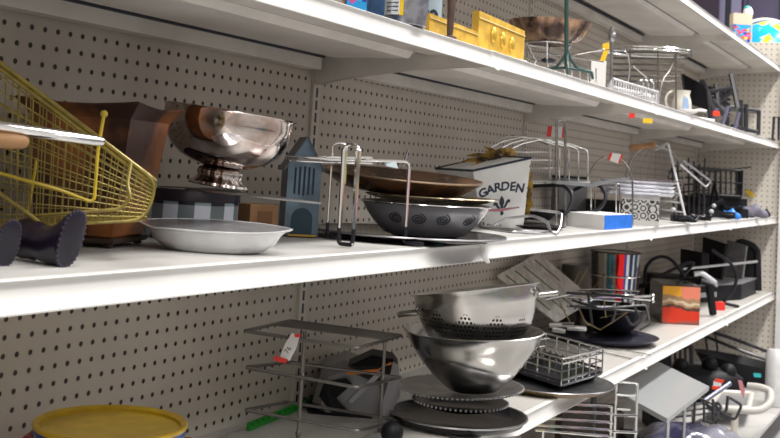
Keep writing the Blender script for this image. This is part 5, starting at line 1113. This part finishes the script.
for p_ in (lerp(P[0], P[2], .15), lerp(P[0], P[2], .85)): obj('tray_leg', M().tube([p_, Vector((p_.x, p_.y, ZB + .05))], .4, 7), blackw, t)
t = thing('bagged_package', G(690, 141, ZB), 'crumpled clear plastic bag with navy contents at the front of the base shelf', 'bag')
secs = []
Tb = frame(G(694, 143, ZB + .02), -4)
def lumpy(x, y): return 2.3 * max(0, 1 - (x / 7) ** 4) * max(0, 1 - (y / 4.5) ** 4) * (1 + .10 * math.sin(x * 1.3 + y) + .08 * math.sin(y * 1.9 - x * .9))
n_ = 22; vs_ = []; fs_ = []
for i in range(n_ + 1):
    for j in range(n_ + 1): x, y = -7 + 14 * i / n_, -4.5 + 9 * j / n_; vs_.append((x, y, lumpy(x, y) + .02))
k0 = len(vs_); vs_ += [(-7 + 14 * i / n_, -4.5 + 9 * j / n_, 0) for i in range(n_ + 1) for j in range(n_ + 1)]
for i in range(n_):
    for j in range(n_):
        a = i * (n_ + 1) + j; q4 = (a, a + 1, a + n_ + 2, a + n_ + 1); fs_.append(q4); fs_.append(tuple(k0 + x for x in q4[::-1]))
for i in range(n_):
    for (p1, p2) in ((i * (n_ + 1), (i + 1) * (n_ + 1)), (i * (n_ + 1) + n_, (i + 1) * (n_ + 1) + n_), (i, i + 1), (n_ * (n_ + 1) + i, n_ * (n_ + 1) + i + 1)): fs_.append((p1, p2, k0 + p2, k0 + p1))
obj('bag_body', M(Tb).add(vs_, fs_), mat('glossy_blue_grey_film', (.22, .22, .27), .16, coat=.3, var=.9, vscale=1.2, vcol=(.025, .025, .07)), t, ang=60)
t = thing('bent_black_wires', G(715, 142, ZB + 3.2), 'tangle of bent black wire on the plastic bag', 'wire')
wires('wire', t, [rnd([at(693, 411, d=144), at(693, 424, d=143), at(703, 419, d=143), at(712, 424, d=143), at(722, 406, d=144), at(716, 402, d=145), at(714, 414, d=144)], .5), rnd([at(712, 400, d=146), at(722, 414, d=145), at(735, 420, d=145), at(742, 405, d=146), at(730, 398, d=146)], .5), rnd([at(704, 396, d=146), at(708, 408, d=146), at(726, 413, d=147), at(728, 396, d=147)], .5)], .2, blackw)
t = thing('black_wire_trivet', G(684, 132, ZB + 3), 'flat black wire trivet under the lower corner of the silver board', 'trivet')
wires('bar', t, [rnd([at(676, 402 + k * 5, d=134), at(700 + k * 4, 398 + k * 5, d=136), at(712 + k * 3, 404 + k * 5, d=136)], .4) for k in range(4)] + [[at(686 + k * 9, 399, d=134.5), at(684 + k * 10, 422, d=134)] for k in range(4)], .15, blackw)
t = thing('dark_rod', at(720, 395, d=146), 'dark straight rod slanting up to the red clip tag', 'rod'); wires('rod', t, [[at(703, 402, d=143), at(730, 383.5, d=148)]], .3, mat('steel_blue_rod', (.18, .19, .26), .35, .5), 8)
t = thing('red_white_tag', at(706, 385, d=150), 'folded tag with orange red ends behind the silver board corner', 'tag')
obj('tag_paper', M().slab([at(713.5, 381, d=150), at(722, 380, d=150), at(721, 386, d=150), at(713, 386.5, d=150)], .1), whitep, t, smooth=False)
obj('red_end', M().slab([at(715, 378.5, d=150), at(724, 380, d=150), at(722.5, 383, d=150), at(714.5, 381.5, d=150)], .15), MATS['bright_red_plastic'], t, smooth=False); obj('red_end', M().slab([at(712, 386, d=150), at(721, 386, d=150), at(719, 390.5, d=150), at(712, 389, d=150)], .15), MATS['bright_red_plastic'], t, smooth=False)
t = thing('pink_tag', at(741, 390, d=150), 'small pink and red tag hanging right of the dark rod', 'tag'); obj('tag_paper', M().slab([at(738, 380, d=150), at(742, 381, d=150), at(745, 391, d=150), at(743.5, 398, d=150), at(740, 390, d=150)], .15), mat('pink_tag_paper', (.55, .22, .25), .5), t, smooth=False)
c = G(775, 172, ZB); obj('white_canister', M().lathe(c, [(1.5, .02), (1.6, .2), (1.6, 8), (1.2, 8.6), (.05, 8.7)], 30), whitegl, None, label='white plastic canister at the far right edge of the base shelf', cat='canister')
# stickers under the top shelf
for u_, v_, m_, lab, w_ in ((629, 113, redm, 'small red sticker under the top shelf', .6), (643, 118, yellowtag, 'small orange sticker under the top shelf beside the red one', 1.0)):
    a = at(u_, v_, z=Z1 - 1.0); 
    d_ = 111 + (u_ - 629) * .25
    q = at(u_, v_, d=d_); obj('sticker', M().slab([q, q + ER * w_, q + ER * w_ - Vector((0, 0, .5)), q - Vector((0, 0, .5))], .03), m_, None, smooth=False, label=lab, cat='sticker')
